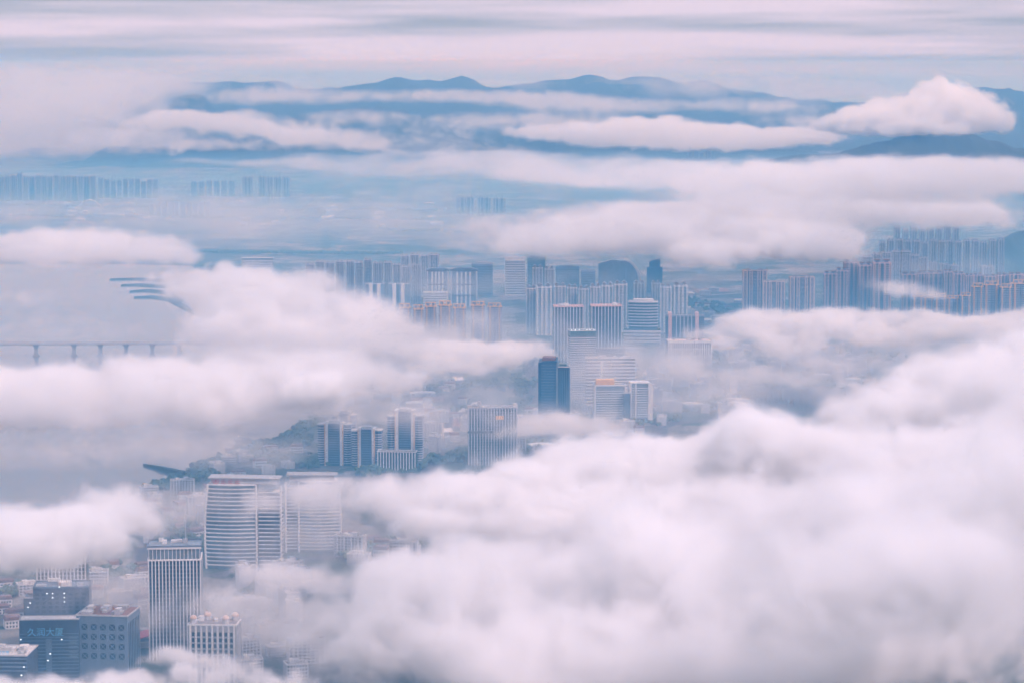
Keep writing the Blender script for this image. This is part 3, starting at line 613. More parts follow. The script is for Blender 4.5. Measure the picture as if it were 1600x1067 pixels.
for i in range(9):
    for j in range(12): f.box(-a + 1 + j * wd / 12.3, -a + 3.6 + j * wd / 12.3, -9.15, -8.95, 2 + i * ht / 9.4, 4.6 + i * ht / 9.4)
f.build('window', G_dark, t, kind='stuff')
for x0, x1, lab in ((571, 602, 'block with two white end walls and a dark middle, left of two alike'), (607, 640, 'block with two white end walls and a dark middle, right of two alike')):
    t, wd, ht, k = start('portal_block', lab, 'apartment block', x0, x1, 443, 488, 18); a = wd / 2
    MB().box(-a * .98, a * .98, -8, 8, -1, ht - 2).build('wall', W_blue, t)
    for x in (-.45, .35): MB().box(x * a - 4, x * a + 4, -10, -8.02, 0, ht).build('white_bay', W_white, t)
    MB().box(-a * .1 - 2.5, -a * .1 + 2.5, -9, -8.02, 0, ht - 3).build('dark_bay', W_dark, t); rim(t, wd, 16.4, ht - 1.98, W_pale, 1)
t, wd, ht, k = start('long_white_block', 'long low white block with banded floors above the cloud edge on the left', 'office building', 378, 427, 404, 436, 22); a = wd / 2
MB().box(-a, a, -11, 11, -1, ht - .2).build('wall', G_dark, t); rim(t, wd + 1, 23, ht - .18, W_white, 1.6)
instanced('floor_band', MB().box(-a - .3, a + .3, -.6, .1, 0, 2.2), W_white, t, [(0, -11.05, 4 + i * 4.6) for i in range(int((ht - 3) / 4.6))])
t, wd, ht, k = start('long_white_block', 'wide beige block with rows of windows half sunk in the left cloud bank', 'office building', 559, 596, 471, 520, 22); a = wd / 2
MB().box(-a, a, -11, 11, -1, ht - .2).build('wall', W_beige, t); rim(t, wd + 2, 24, ht - .18, W_pale, 2.2)
instanced('window', MB().box(-a + 2, a - 2, -.15, .1, 0, 1.6), G_dark, t, [(0, -11.05, 3 + i * 4) for i in range(int((ht - 4) / 4))])

# ------------------------------------------------------------------ bridge, jetty, masts
p0, p1 = pz(-60, 556, 0), pz(330, 556, 0)
br = thing('bridge', 'long low girder bridge on flared piers crossing the bay at the left', 'bridge', ((p0.x + p1.x) / 2, p0.y, 0), R(1.5))
half_ = (p1.x - p0.x) / 2; zd = 21
MB().box(-half_, half_, -7, 7, zd, zd + 3.4).build('deck', W_conc, br)
for y in (-7.4, 7): MB().box(-half_, half_, y, y + .4, zd + 1, zd + 4.7).build('railing', W_pale, br)
for x in (-20, 57, 116, 157, 197, 238, 280):
    X = pz(x, 556, 0).x - br.location.x
    MB().profile([(X - 7, -2), (X + 7, -2), (X + 7, 1.5), (X + 3.4, 4), (X + 2.6, 13), (X + 5.5, zd - .02), (X - 5.5, zd - .02), (X - 2.6, 13), (X - 3.4, 4), (X - 7, 1.5)], -4, 4).build('pier', W_conc, br)
for x in (45, 57, 120, 205):
    X = pz(x, 556, 0).x - br.location.x; MB().tube([(X, 6, zd + 3.4), (X, 6, zd + 14), (X, 3, zd + 15)], .3, 5).build('lamp_post', W_pale, br)
m_ = thing('mast', 'thin pale mast standing on the shore left of the curved towers', 'mast', pz(290, 852))
MB().tube([(0, 0, 0), (0, 0, 40)], .7, 6).build('pole', W_pale, m_); MB().box(-1.6, 1.6, -1.6, 1.6, 40.02, 41.5).build('lamp_head', W_white, m_)
ar = thing('arch_bridge', 'small pale arch bridge on the far plain left of the low pale towers', 'bridge', pz(140, 330))
MB().box(-60, 60, -5, 5, 5, 7).build('deck', W_pale, ar)
for y in (-5, 5): MB().tube([(-52 + 104 * i / 14, y, 7 + 34 * math.sin(math.pi * i / 14)) for i in range(15)], 1.5, 6).build('arch', W_white, ar)
for i in range(1, 10):
    X = -52 + 104 * i / 10; MB().tube([(X, -5, 7), (X, -5, 7 + 34 * math.sin(math.pi * i / 10))], .5, 4).build('hanger', W_white, ar)

# ------------------------------------------------------------------ water, roads, low city, woods, cars
M_water = mat('bay_water', (.20, .21, .22), .12)
tw = M_water.node_tree; nzw = N(tw, 'ShaderNodeTexNoise'); nzw.inputs['Scale'].default_value = .06; nzw.inputs['Detail'].default_value = 4
tcw = N(tw, 'ShaderNodeTexCoord'); bpw = N(tw, 'ShaderNodeBump'); bpw.inputs['Strength'].default_value = .15; bpw.inputs['Distance'].default_value = 1.5
tw.links.new(tcw.outputs['Object'], nzw.inputs['Vector']); tw.links.new(nzw.outputs['Fac'], bpw.inputs['Height']); tw.links.new(bpw.outputs[0], tw.nodes['Principled BSDF'].inputs['Normal'])
SHORE = [(-520,413),(180,413),(300,416),(322,428),(268,446),(262,458),(262,472),(300,492),(400,520),(470,545),(520,575),(530,620),(470,664),(432,690),(375,700),(338,714),(302,730),(262,747),(226,764),(206,786),(188,816),(120,850),(-40,885),(-620,905)]
mesh_obj('water', [pz(x, y, .4) for x, y in SHORE], [tuple(range(len(SHORE)))], M_water, kind='structure')
def in_water(p):
    q = [pz(x, y) for x, y in SHORE]; c = False; j = len(q) - 1
    for i in range(len(q)):
        if (q[i].y > p.y) != (q[j].y > p.y) and p.x < (q[j].x - q[i].x) * (p.y - q[i].y) / (q[j].y - q[i].y) + q[i].x: c = not c
        j = i
    return c
M_mud = mat('mud_bank', (.035, .05, .045), .9)
for pts in ([(172,438),(205,437),(238,438),(262,440)], [(190,447),(215,446),(250,448),(275,450)], [(203,457),(226,455),(252,457),(272,459)], [(210,466),(236,465),(262,468),(284,472)]):
    P = [pz(x, y) for x, y in pts]; v = []; f = []
    for i, p in enumerate(P):
        wdt = (14, 40, 52, 44)[i]; v += [(p.x, p.y - wdt, -.5), (p.x, p.y - wdt * .5, 3), (p.x, p.y + wdt * .5, 3), (p.x, p.y + wdt, -.5)]
        if i: f += [tuple((i - 1) * 4 + q for q in (k_, 4 + k_, 5 + k_, 1 + k_)) for k_ in range(3)]
    f += [(0, 1, 2, 3), tuple(len(v) - 4 + q for q in (3, 2, 1, 0))]
    mesh_obj('embankment', v, f, M_mud, kind='structure')
P = [pz(224, 727), pz(255, 735), pz(288, 743)]; v = []; f = []
for i, p in enumerate(P):
    wdt = (3, 12, 16)[i]; zz = (3, 5, 6)[i]; v += [(p.x, p.y - wdt, -.5), (p.x, p.y - wdt * .5, zz), (p.x, p.y + wdt * .5, zz), (p.x, p.y + wdt, -.5)]
    if i: f += [tuple((i - 1) * 4 + q for q in (k_, 4 + k_, 5 + k_, 1 + k_)) for k_ in range(3)]
f += [(0, 1, 2, 3), (11, 10, 9, 8)]
mesh_obj('breakwater', v, f, M_mud, kind='structure')

M_road = mat('asphalt', (.11, .11, .115), .9); M_pave = mat('pale_paving', (.30, .29, .28), .9)
def road(pts, wdt, m=None, z=.25, name='road'):
    P = [pz(x, y, z) for x, y in pts]; v = []; f = []
    for i, p in enumerate(P):
        d = (P[min(i + 1, len(P) - 1)] - P[max(i - 1, 0)]).normalized(); nrm = Vector((-d.y, d.x, 0)) * wdt / 2
        v += [p + nrm, p - nrm]
        if i: f.append((2 * i - 2, 2 * i - 1, 2 * i + 1, 2 * i))
    mesh_obj(name, v, f, m or M_road, kind='structure')
road([(-80,1000),(40,948),(150,905),(240,872),(330,835)], 26); road([(150,1060),(190,950),(215,880),(250,800)], 18, z=.3)
road([(330,900),(480,872),(640,858),(900,850)], 24, z=.25); road([(540,745),(700,715),(870,690),(1060,660),(1300,640)], 30, z=.3)
road([(560,600),(700,592),(860,588),(1100,600),(1340,585)], 26, z=.35); road([(660,760),(690,690),(700,640),(712,600),(720,570)], 22, z=.25)
road([(840,720),(835,650),(832,600),(830,560)], 22, z=.42); road([(1030,680),(1032,620),(1034,560),(1036,520)], 24, z=.5)
road([(-60,330),(60,328),(180,332),(300,345),(420,352),(700,356)], 30, M_pave, .3); road([(-60,352),(90,348),(200,352),(330,350)], 24, M_pave, .4); road([(100,362),(118,345),(140,330),(170,318),(230,312)], 26, M_pave, .5)
road([(1040,470),(1100,462),(1160,458),(1240,468)], 30, M_pave, .3)
for pts in ([(100,346),(145,345),(150,349),(104,350)], [(20,340),(70,339),(74,342),(24,343)], [(330,350),(440,347),(446,350),(336,354)], [(180,338),(226,337),(230,340),(184,341)], [(1085,452),(1135,450),(1140,456),(1088,458)], [(640,620),(700,617),(704,626),(642,630)], [(680,655),(725,652),(728,664),(682,668)]):
    mesh_obj('field', [pz(x, y, .15) for x, y in pts][::-1], [(0, 1, 2, 3)], mat('bare_plot', (.22 + .1 * rb.random(), .20, .17), .95), kind='structure')
lot = [(1160,606),(1300,603),(1318,634),(1172,640)]
mesh_obj('car_park', [pz(x, y, .6) for x, y in lot][::-1], [(0, 1, 2, 3)], M_road, kind='structure')
car_paint = [mat('car_paint', c, .3) for c in ((.75, .75, .76), (.72, .73, .75), (.25, .27, .3), (.12, .14, .2), (.6, .6, .58))]
car_mesh = {}; CN = ('white', 'pale grey', 'dark grey', 'navy', 'beige')
def car(p, yaw, ci, lab):
    m = car_paint[ci]
    if m.name not in car_mesh:
        t = thing('parked_car', lab, 'car', p, yaw, 'cars parked in the open lot')
        MB().profile([(-2.2, .3), (2.2, .3), (2.25, .8), (1.1, .95), (-1.9, 1.0), (-2.25, .85)], -.9, .9).build('body', m, t)
        MB().profile([(-1.8, 1.0), (1.0, .97), (.3, 1.5), (-1.4, 1.5)], -.8, .8).build('cabin', G_dark, t)
        w_ = MB()
        for x in (-1.4, 1.4):
            for y in (-.95, .75): w_.profile([(x + .33 * math.cos(q * math.pi / 4), .33 + .33 * math.sin(q * math.pi / 4)) for q in range(8)], y, y + .2)
        w_.build('wheels', W_dark, t, kind='stuff'); car_mesh[m.name] = t
    else: copy_tree(car_mesh[m.name], p, yaw, label=lab)
for i in range(10):
    nth = 0
    for j in range(16):
        if rb.random() < .3: continue
        nth += 1; ci = rb.randrange(5)
        a = pz(1176 + j * 8, 608 + i * 2.9, .62); car(a + Vector((rb.uniform(-.4, .4), rb.uniform(-.6, .6), 0)), R(90) + rb.uniform(-.05, .05) + R(8), ci, 'small %s parked car, %s from left in the %s row of the lot' % (CN[ci], ORD[nth - 1], 'farthest' if i == 0 else ORD[i] + ' farthest'))

def low_proto(kind):
    r = random.Random(kind)
    if kind == 0:
        t = thing('low_building', '', 'low building', (0, 0, 0)); MB().box(-11, 11, -7, 7, -1, 12).build('wall', W_pale, t); rim(t, 22.4, 14.4, 12.02, W_white, .9); rooftop(t, 22, 14, 12.2, W_roof, 3, 3)
        w_ = MB()
        for j in range(4):
            for i in range(7): w_.box(-10 + i * 3, -8.2 + i * 3, -7.12, -6.95, 1 + j * 3, 2.6 + j * 3)
        w_.build('window', G_dark, t, kind='stuff'); lab = ('flat roofed pale building', 'flat roofed low buildings')
    elif kind == 1:
        t = thing('low_house', '', 'house', (0, 0, 0)); MB().box(-8, 8, -5, 5, -1, 8).build('wall', W_white, t); MB().profile([(-8.6, 8.02), (8.6, 8.02), (7, 11), (-7, 11)], -5.6, 5.6).build('roof', W_brown, t)
        w_ = MB()
        for j in range(2):
            for i in range(5): w_.box(-7 + i * 3, -5.4 + i * 3, -5.1, -4.95, 1 + j * 3.4, 2.8 + j * 3.4)
        w_.build('window', G_dark, t, kind='stuff'); lab = ('small brown roofed house', 'brown roofed houses')
    elif kind == 2:
        t = thing('warehouse', '', 'shed', (0, 0, 0)); MB().box(-18, 18, -9, 9, -1, 7).build('wall', W_grey, t)
        MB().profile([(-18.6, 7.02)] + [(18.6, 7.02)] + [(18.6 - 37.2 * i / 8, 7.6 + 2.2 * math.sin(math.pi * i / 8)) for i in range(9)], -9.4, 9.4).build('roof', W_white, t); MB().box(-3, 3, -9.2, -9.02, 0, 5).build('door', W_blue, t)
        lab = ('long pale roofed shed', 'pale roofed sheds')
    else:
        t = thing('mid_block', '', 'apartment block', (0, 0, 0)); MB().box(-14, 14, -6.5, 6.5, -1, 21).build('wall', W_pale, t); rim(t, 28.4, 13.4, 21.02, W_pale, 1.1); rooftop(t, 28, 13, 21.2, W_roof, 8, 4)
        w_ = MB()
        for j in range(7):
            for i in range(8): w_.box(-13 + i * 3.3, -11 + i * 3.3, -6.62, -6.45, 1 + j * 2.95, 2.6 + j * 2.95)
        w_.build('window', G_dark, t, kind='stuff'); w_ = MB()
        for i in range(4): w_.box(-11.4 + i * 6.6, -10 + i * 6.6, -7.6, -6.52, 0, 20)
        w_.build('bay', W_pale, t, kind='stuff'); lab = ('seven storey pale block', 'seven storey pale blocks')
    t['group'] = lab[1]; LOWLAB[kind] = lab[0]
    return t
protos = [None] * 4; LOWLAB = {}; LOWS = {}
PLACE = ['on the shore left of the curved towers', 'at the left edge above the dark blocks', 'left of the striped tower', 'below the domed block', 'right of the curved towers', 'under the bright puff', 'left of the blue tower', 'right of the white pavilions', 'under the level right bank', 'left of the beige trio', 'under the ragged left bank', 'on the far plain', 'right of the car lot', 'beneath the white pavilions', 'near the wooded spit']
REG = [((222,772),(330,845),34,(0,1,1,3)), ((0,915),(60,1000),14,(0,1,1)), ((140,890),(228,950),14,(0,1,1)), ((375,905),(480,1060),30,(0,3,3)), ((535,845),(640,892),26,(0,1,3)), ((560,592),(725,640),26,(0,2,1)), ((665,640),(850,715),34,(0,2,1,3)),
       ((1000,590),(1165,655),26,(0,3,2)), ((1120,545),(1350,602),40,(0,3,3,2)), ((1060,452),(1155,505),18,(0,2,1)), ((480,490),(620,560),18,(0,2,3)), ((0,318),(700,356),34,(2,)), ((1300,600),(1420,640),12,(0,3)), ((880,600),(1050,680),16,(0,1)), ((330,700),(470,745),12,(0,1))]
for ri, ((xa, ya), (xb, yb), n, kinds) in enumerate(REG):
    for _ in range(n):
        for tr in range(12):
            p = pz(rb.uniform(xa, xb), rb.uniform(ya, yb))
            if not in_water(p) and all((p.x - q[0]) ** 2 + (p.y - q[1]) ** 2 > (q[2] + 17) ** 2 for q in FOOT): break
        else: continue
        kd = rb.choice(kinds); yw = rb.choice((0, 0, R(90))) + rb.uniform(-.25, .25) + (R(20) if xb < 500 else 0); s3 = (rb.uniform(.8, 1.3), rb.uniform(.85, 1.2), rb.uniform(.7, 1.25))
        if protos[kd] is None:
            protos[kd] = low_proto(kd); o = protos[kd]; o.location = p; o.rotation_euler.z = yw
        else: o = copy_tree(protos[kd], p, yw, s3)
        LOWS.setdefault((ri, kd), []).append((p.x / p.y, o))
        FOOT.append((p.x, p.y, 14))

for (ri, kd), L_ in LOWS.items():
    for i, (_, o) in enumerate(sorted(L_, key=lambda q: q[0])):
        o['label'] = '%s, %s from left %s' % (LOWLAB[kd], ORD[i], PLACE[ri])
M_leaf = wall_mat('tree_leaves', (.07, .10, .065), .9, .4, .02)
ICO = bmesh.new(); bmesh.ops.create_icosphere(ICO, subdivisions=1, radius=1.0); IV = [v.co.copy() for v in ICO.verts]; IF = [tuple(v.index for v in f.verts) for f in ICO.faces]; ICO.free()
def woods(label, regs, seed, sy=4):
    r = random.Random(seed); v = []; f = []
    for (xa, ya), (xb, yb), n in regs:
        for _ in range(n):
            # a belt between two pixel points with scatter
            u = r.random(); p = pz(xa + (xb - xa) * u + r.gauss(0, 7), ya + (yb - ya) * u + r.gauss(0, sy))
            if in_water(p) or any((p.x - q[0]) ** 2 + (p.y - q[1]) ** 2 < (q[2] * .9) ** 2 for q in FOOT): continue
            h = r.uniform(5, 10)
            for c in range(3):
                q = p + Vector((r.uniform(-3, 3), r.uniform(-3, 3), h * r.uniform(.45, .8))); s_ = h * r.uniform(.22, .42); b = len(v)
                v += [q + Vector((k_.x * s_ * r.uniform(.7, 1.3), k_.y * s_ * r.uniform(.7, 1.3), k_.z * s_ * r.uniform(.7, 1.2))) for k_ in IV]; f += [tuple(b + i for i in g) for g in IF]
    o = mesh_obj('woods', v, f, M_leaf, kind='stuff'); o['label'] = label; return o
woods('dark trees crowding the low spit by the bay', [((225,768),(330,742),160), ((300,735),(380,712),150), ((370,700),(480,690),260), ((385,715),(500,725),220), ((430,690),(490,660),80)], 1)
woods('scattered dark trees between the city blocks', [((225,800),(330,860),176), ((0,930),(230,890),256), ((380,900),(470,1040),256), ((540,870),(660,850),192), ((560,740),(900,690),416), ((570,610),(840,600),256), ((690,650),(850,640),192), ((880,660),(1060,655),256), ((1040,600),(1350,600),416), ((1040,640),(1150,630),256), ((1110,560),(1400,560),416), ((1060,470),(1160,490),224), ((1120,520),(1600,515),320), ((480,500),(620,560),256), ((800,590),(840,660),112)], 2)
woods('far tree belts on the plain across the bay', [((0,322),(700,330),416), ((0,338),(700,345),480), ((300,395),(620,398),480), ((240,420),(420,415),320), ((600,360),(1000,370),320)], 3, .7)

# ------------------------------------------------------------------ haze and clouds
M_haze = vol_mat('haze_air', (.15, .50, .95), 8e-5, 0.0, (1, 1, 1), '')
HZ = (-12000, -60, -60, 12000, 36000, 575)
x0, y0, z0, x1, y1, z1 = HZ
mesh_obj('haze', [(x0,y0,z0),(x1,y0,z0),(x1,y1,z0),(x0,y1,z0),(x0,y0,z1),(x1,y0,z1),(x1,y1,z1),(x0,y1,z1)],
         [(0,3,2,1),(4,5,6,7),(0,1,5,4),(1,2,6,5),(2,3,7,6),(3,0,4,7)], M_haze, kind='stuff')

M_mist = vol_mat('ground_mist_air', (.18, .60, 1.0), 3.9e-4, 0.0, (1, 1, 1), '')
x0, y0, z0, x1, y1, z1 = (-9000, 1300, -40, 9000, 12000, 150)
mesh_obj('mist', [(x0,y0,z0),(x1,y0,z0),(x1,y1,z0),(x0,y1,z0),(x0,y0,z1),(x1,y0,z1),(x1,y1,z1),(x0,y1,z1)],
         [(0,3,2,1),(4,5,6,7),(0,1,5,4),(1,2,6,5),(2,3,7,6),(3,0,4,7)], M_mist, kind='stuff')
M_cloud = vol_mat('cloud_droplets', (1, .99, .995), 1.0, 0.0, (1, 1, 1))
_seed = [0]
def cloud(name, label, blobs, tau=4.0, vox=4.0, scale=90, amp=.9, thr=.40, flat=1.0, soft=.5, skirt=.22, tear=.5, group=None, kind=None, detail=9, rough=.7):
    """blobs: (x, y, height z, half width px, half height px, weight[, tilt]) in photo pixels, each stood at its own depth.
    tau is its optical depth along a sight line through the middle; density = dens * smoothstep(sum of gaussians + amp*(noise-.5) - thr)"""
    _seed[0] += 1; seed = _seed[0] * 37.7
    B = []
    for b in blobs:
        x, y, z, a, h = b[:5]; wt = b[5] if len(b) > 5 else 1.0
        c = pd(x, y, z) if z > 1500 else pz(x, y, z); mpp = c.y / F; th = math.atan2(abs(H - c.z) + 1, c.y)
        rx = 1.1 * a * mpp; rz = max(1.0 * h * mpp, 4); ry = min(max(.6 * h * mpp / max(math.sin(th), .02), rx * .35), rx * 2.5)
        B.append((c, Vector((rx, ry, rz)), wt))
    dens = 0
    for c, r, wt in B:
        th = math.atan2(abs(H - c.z) + 1, c.y)
        dens += tau / (1.4 / math.sqrt((math.cos(th) / r.y) ** 2 + (math.sin(th) / r.z) ** 2)) / len(B)
    ext = 1.7
    lo = Vector([min(c[i] - ext * r[i] for c, r, _ in B) for i in range(3)]); hi = Vector([max(c[i] + ext * r[i] for c, r, _ in B) for i in range(3)])
    lo.z = max(lo.z, -15)
    org = Vector(((lo.x + hi.x) / 2, (lo.y + hi.y) / 2, 0))
    mpp = org.y / F; v = vox * mpp
    vx = v; vy = v * 1.6; vz = v * .8
    res = [max(8, min(520, int((hi[i] - lo[i]) / q))) for i, q in enumerate((vx, vy, vz))]
    ng = bpy.data.node_groups.new(name, 'GeometryNodeTree')
    ng.interface.new_socket('Geometry', in_out='OUTPUT', socket_type='NodeSocketGeometry')
    l = ng.links.new
    def n(t, **kw): return N(ng, t, **kw)
    def math_(op, a, b=None, c=None):
        m = n('ShaderNodeMath', operation=op)
        for i, q in enumerate((a, b, c)):
            if q is None: continue
            if isinstance(q, (int, float)): m.inputs[i].default_value = q
            else: l(q, m.inputs[i])
        return m.outputs[0]
    def vmath(op, a, b=None, k=0):
        m = n('ShaderNodeVectorMath', operation=op)
        for i, q in enumerate((a, b)):
            if q is None: continue
            if isinstance(q, (tuple, Vector)): m.inputs[i].default_value = q
            else: l(q, m.inputs[i])
        return m.outputs[k]
    pos = n('GeometryNodeInputPosition').outputs[0]
    s = 1.7 / (scale * mpp)
    q = vmath('MULTIPLY', vmath('ADD', pos, (seed * 97, seed * 41, 0)), (s, s * .8, s * flat))
    def noise(vec, sc_, det, ro):
        t = n('ShaderNodeTexNoise'); l(vec, t.inputs['Vector']); t.inputs['Scale'].default_value = sc_
        t.inputs['Detail'].default_value = det; t.inputs['Roughness'].default_value = ro; return t
    wrp = noise(q, .8, 2, .5)
    q2 = vmath('ADD', q, vmath('MULTIPLY', vmath('SUBTRACT', wrp.outputs['Color'], (.5, .5, .5)), (1.5, 1.5, 1.0)))
    nz = noise(q2, 1.0, detail, rough).outputs['Fac']
    # the banks themselves are bent and torn by a slow drift before the fine noise eats their edges
    low = noise(q, .42, 3, .55)
    A = tear * scale * mpp
    dpos = vmath('ADD', pos, vmath('MULTIPLY', vmath('SUBTRACT', low.outputs['Color'], (.5, .5, .5)), (2.6 * A, 2.6 * A, .9 * A)))
    tot = None
    for c, r, wt in B:
        d = vmath('MULTIPLY', vmath('SUBTRACT', dpos, c - org), (1 / r.x, 1 / r.y, 1 / r.z))
        e = math_('MULTIPLY', math_('EXPONENT', math_('MULTIPLY', vmath('DOT_PRODUCT', d, d, 1), -1.0)), wt)
        tot = e if tot is None else math_('ADD', tot, e)
    tot = math_('MINIMUM', tot, .9)
    f = math_('MULTIPLY_ADD', math_('SUBTRACT', nz, .5), amp * 4.6, tot)
    f = math_('MULTIPLY_ADD', math_('SUBTRACT', low.outputs['Fac'], .5), amp * 1.8, f)
    # nothing lives where the gaussians have faded out
    f = math_('MINIMUM', f, math_('ADD', math_('MULTIPLY', math_('SUBTRACT', tot, .07), 2.6), thr - .30))
    mr = n('ShaderNodeMapRange'); l(f, mr.inputs[0])
    mr.inputs[1].default_value = thr; mr.inputs[2].default_value = thr + soft * 1.9; mr.inputs[3].default_value = 0; mr.inputs[4].default_value = 1
    # feathered skirt of thin droplets round the dense core
    m2 = n('ShaderNodeMapRange'); l(f, m2.inputs[0])
    m2.inputs[1].default_value = thr - .30; m2.inputs[2].default_value = thr + .45; m2.inputs[3].default_value = 0; m2.inputs[4].default_value = 1
    den = math_('MULTIPLY', math_('MULTIPLY_ADD', math_('POWER', m2.outputs[0], 2.0), skirt, math_('MULTIPLY', math_('POWER', mr.outputs[0], 1.6), 2.6)), dens)
    vc = n('GeometryNodeVolumeCube'); l(den, vc.inputs['Density'])
    vc.inputs['Min'].default_value = lo - org; vc.inputs['Max'].default_value = hi - org
    for i, k in enumerate('XYZ'): vc.inputs['Resolution ' + k].default_value = res[i]
    sm = n('GeometryNodeSetMaterial'); sm.inputs['Material'].default_value = M_cloud
    go = n('NodeGroupOutput'); l(vc.outputs[0], sm.inputs[0]); l(sm.outputs[0], go.inputs[0])
    vd = bpy.data.volumes.new(name); vd.materials.append(M_cloud)
    o = link(bpy.data.objects.new(name, vd)); o.location = org
    md = o.modifiers.new('density', 'NODES'); md.node_group = ng
    o['label'] = label; o['category'] = 'cloud'
    if group: o['group'] = group
    if kind: o['kind'] = kind
    print('cloud', name, res, round(res[0] * res[1] * res[2] / 1e6, 2), 'Mvox')
    return o


# far, over and before the mountains
cloud('cloud_bank', 'pale wispy cloud bank swallowing the left end of the mountains', [(40,175,15000,190,40.5), (-60,140,15000,150,36.0), (150,140,15500,120,25.2), (60,225,14500,170,22.5), (230,130,16000,90,12.6,0.8)], tau=2.4, scale=130, amp=.8, soft=0.6, flat=1.6, vox=3)
cloud('cloud_streak', 'long ragged cloud streak sliding down across the left mountain slope', [(270,185,14000,70,8.4), (340,192,14000,80,9.6), (430,204,13800,80,9.0), (510,212,13600,60,8.4), (570,224,13500,50,7.8), (200,212,14200,80,10.8,0.8), (330,227,13800,120,8.4,0.7)], tau=2.4, scale=60, amp=0.9, soft=0.28, vox=2.5, tear=0.9)
cloud('cloud_streak', 'row of small puffy cloud heads below the central mountains', [(850,207,13000,50,9.0), (930,205,13000,60,11.2), (1020,200,13000,55,14.2), (1100,208,13000,60,12.8), (1180,213,13000,60,10.5), (1260,212,13000,50,8.2), (1090,222,12800,150,9.0,0.8)], tau=3.4, scale=50, amp=1.04, soft=0.2, vox=2.2, tear=0.7, thr=0.44)
cloud('cumulus_cloud', 'tall bright cumulus standing before the right hand hills', [(1360,188,11800,50,16), (1420,176,11800,50,26), (1468,163,11800,36,34), (1510,176,11800,45,28), (1550,186,11800,26,16), (1320,197,11800,36,10,.9), (1420,198,11700,80,10,.8)], tau=6, scale=44, amp=1, soft=0.2, vox=2.2, tear=0.5, thr=0.46)
cloud('cloud_wisp', 'thin torn cloud wisps drifting over the middle of the mountain face', [(640,215,16000,110,14,.8), (700,150,17500,140,10,.7), (840,155,16300,70,12,.8), (760,190,16000,90,12,.7), (1190,165,14500,90,11,.8), (1260,190,14500,70,12,.8), (430,150,17000,110,14,.7), (680,235,15500,140,10,.8), (560,185,15600,70,12,.8), (960,165,15800,110,12,.7), (900,190,15500,80,10,.7)], tau=1.5, scale=42, amp=1.0, soft=0.35, flat=1.3, vox=2.5, thr=0.36)
cloud('stratus_sheet', 'flat stratus sheet stretched along the foot of the mountains', [(420,252,330,170,7.5), (640,258,320,180,9.8), (860,270,300,160,15.0), (1000,268,300,120,16.5)], tau=1.6, scale=150, amp=.55, soft=0.6, flat=2.2, vox=3, tear=0.7)
cloud('stratus_sheet', 'thick stratus sheet with rounded heads at the foot of the right hills', [(1150,282,290,150,19.2), (1320,278,300,120,19.2), (1450,272,310,120,17.6), (1560,272,310,110,19.2), (1380,300,260,230,14.4)], tau=2.98, scale=90, amp=0.91, soft=0.438, flat=1.6, vox=3, tear=0.7, thr=0.44)
cloud('cloud_bank', 'broad cloud bank with a smooth lit back across the right middle distance', [(840,370,180,110,26,.9),(940,355,180,120,26),(1080,345,190,120,26),(1180,328,200,110,20),(1320,335,190,120,22),(1450,325,190,110,18),(1530,340,180,50,20),(1080,380,150,120,22)], tau=4.25, scale=100, amp=0.78, soft=0.438, flat=1.5, vox=3, tear=0.6, thr=0.44)
cloud('cloud_bank', 'bright rounded cloud head rolling over the right hand tower blocks', [(1250,362,170,70,20),(1290,380,160,50,24),(1190,378,160,60,20),(1100,395,150,50,18,.9)], tau=5.1, scale=60, amp=0.845, soft=0.275, vox=2.5, tear=0.6, thr=0.44)
# middle left, over the bay
cloud('cloud_bank', 'soft cloud bank lying over the far shore of the bay', [(-20,390,150,130,22),(100,385,150,110,22),(220,390,150,70,18),(270,400,140,40,14,.8)], tau=2.98, scale=90, amp=0.78, soft=0.5, flat=1.3, vox=3, tear=0.7, thr=0.44)
cloud('cloud_bank', 'large ragged cloud bank spreading from the fish ponds towards the middle towers', [(320,438,130,70,16),(400,455,130,90,32),(480,480,120,90,34),(385,500,110,85,30),(560,510,100,80,24),(460,520,100,95,24),(620,520,90,50,14,.7)], tau=3.4, scale=90, amp=1.17, soft=0.5, vox=3, tear=0.8, thr=0.44)
cloud('cloud_bank', 'wide cloud bank covering the bay below the bridge', [(-20,612,120,160,36),(120,612,120,140,34),(260,606,120,130,34),(415,590,110,110,34),(520,600,110,60,28),(500,570,110,120,24),(620,600,90,70,18,.8),(300,630,100,200,24),(40,650,90,120,22,.8)], tau=3.82, scale=110, amp=0.975, soft=0.5, vox=3, tear=0.7, thr=0.44)
cloud('cloud_puff', 'small bright cloud puff rising out of the bank over the bay', [(515,598,130,38,20),(480,610,120,40,16,.8)], tau=5, scale=50, amp=.6, soft=0.25, vox=3)
cloud('cloud_wisp', 'veil of thin cloud over the water left of the bridge', [(60,505,80,110,14,.8),(180,520,80,100,10,.7),(20,470,90,90,16,.6)], tau=1.2, scale=90, amp=.7, soft=.9, flat=1.5)
cloud('cloud_puff', 'bright cloud puff left of the dark blue tower', [(760,555,75,70,18),(820,548,75,55,14),(690,555,75,45,18,.8),(700,580,60,60,12,.7)], tau=3.4, scale=50, amp=0.91, soft=0.438, vox=3, tear=0.7, thr=0.44)
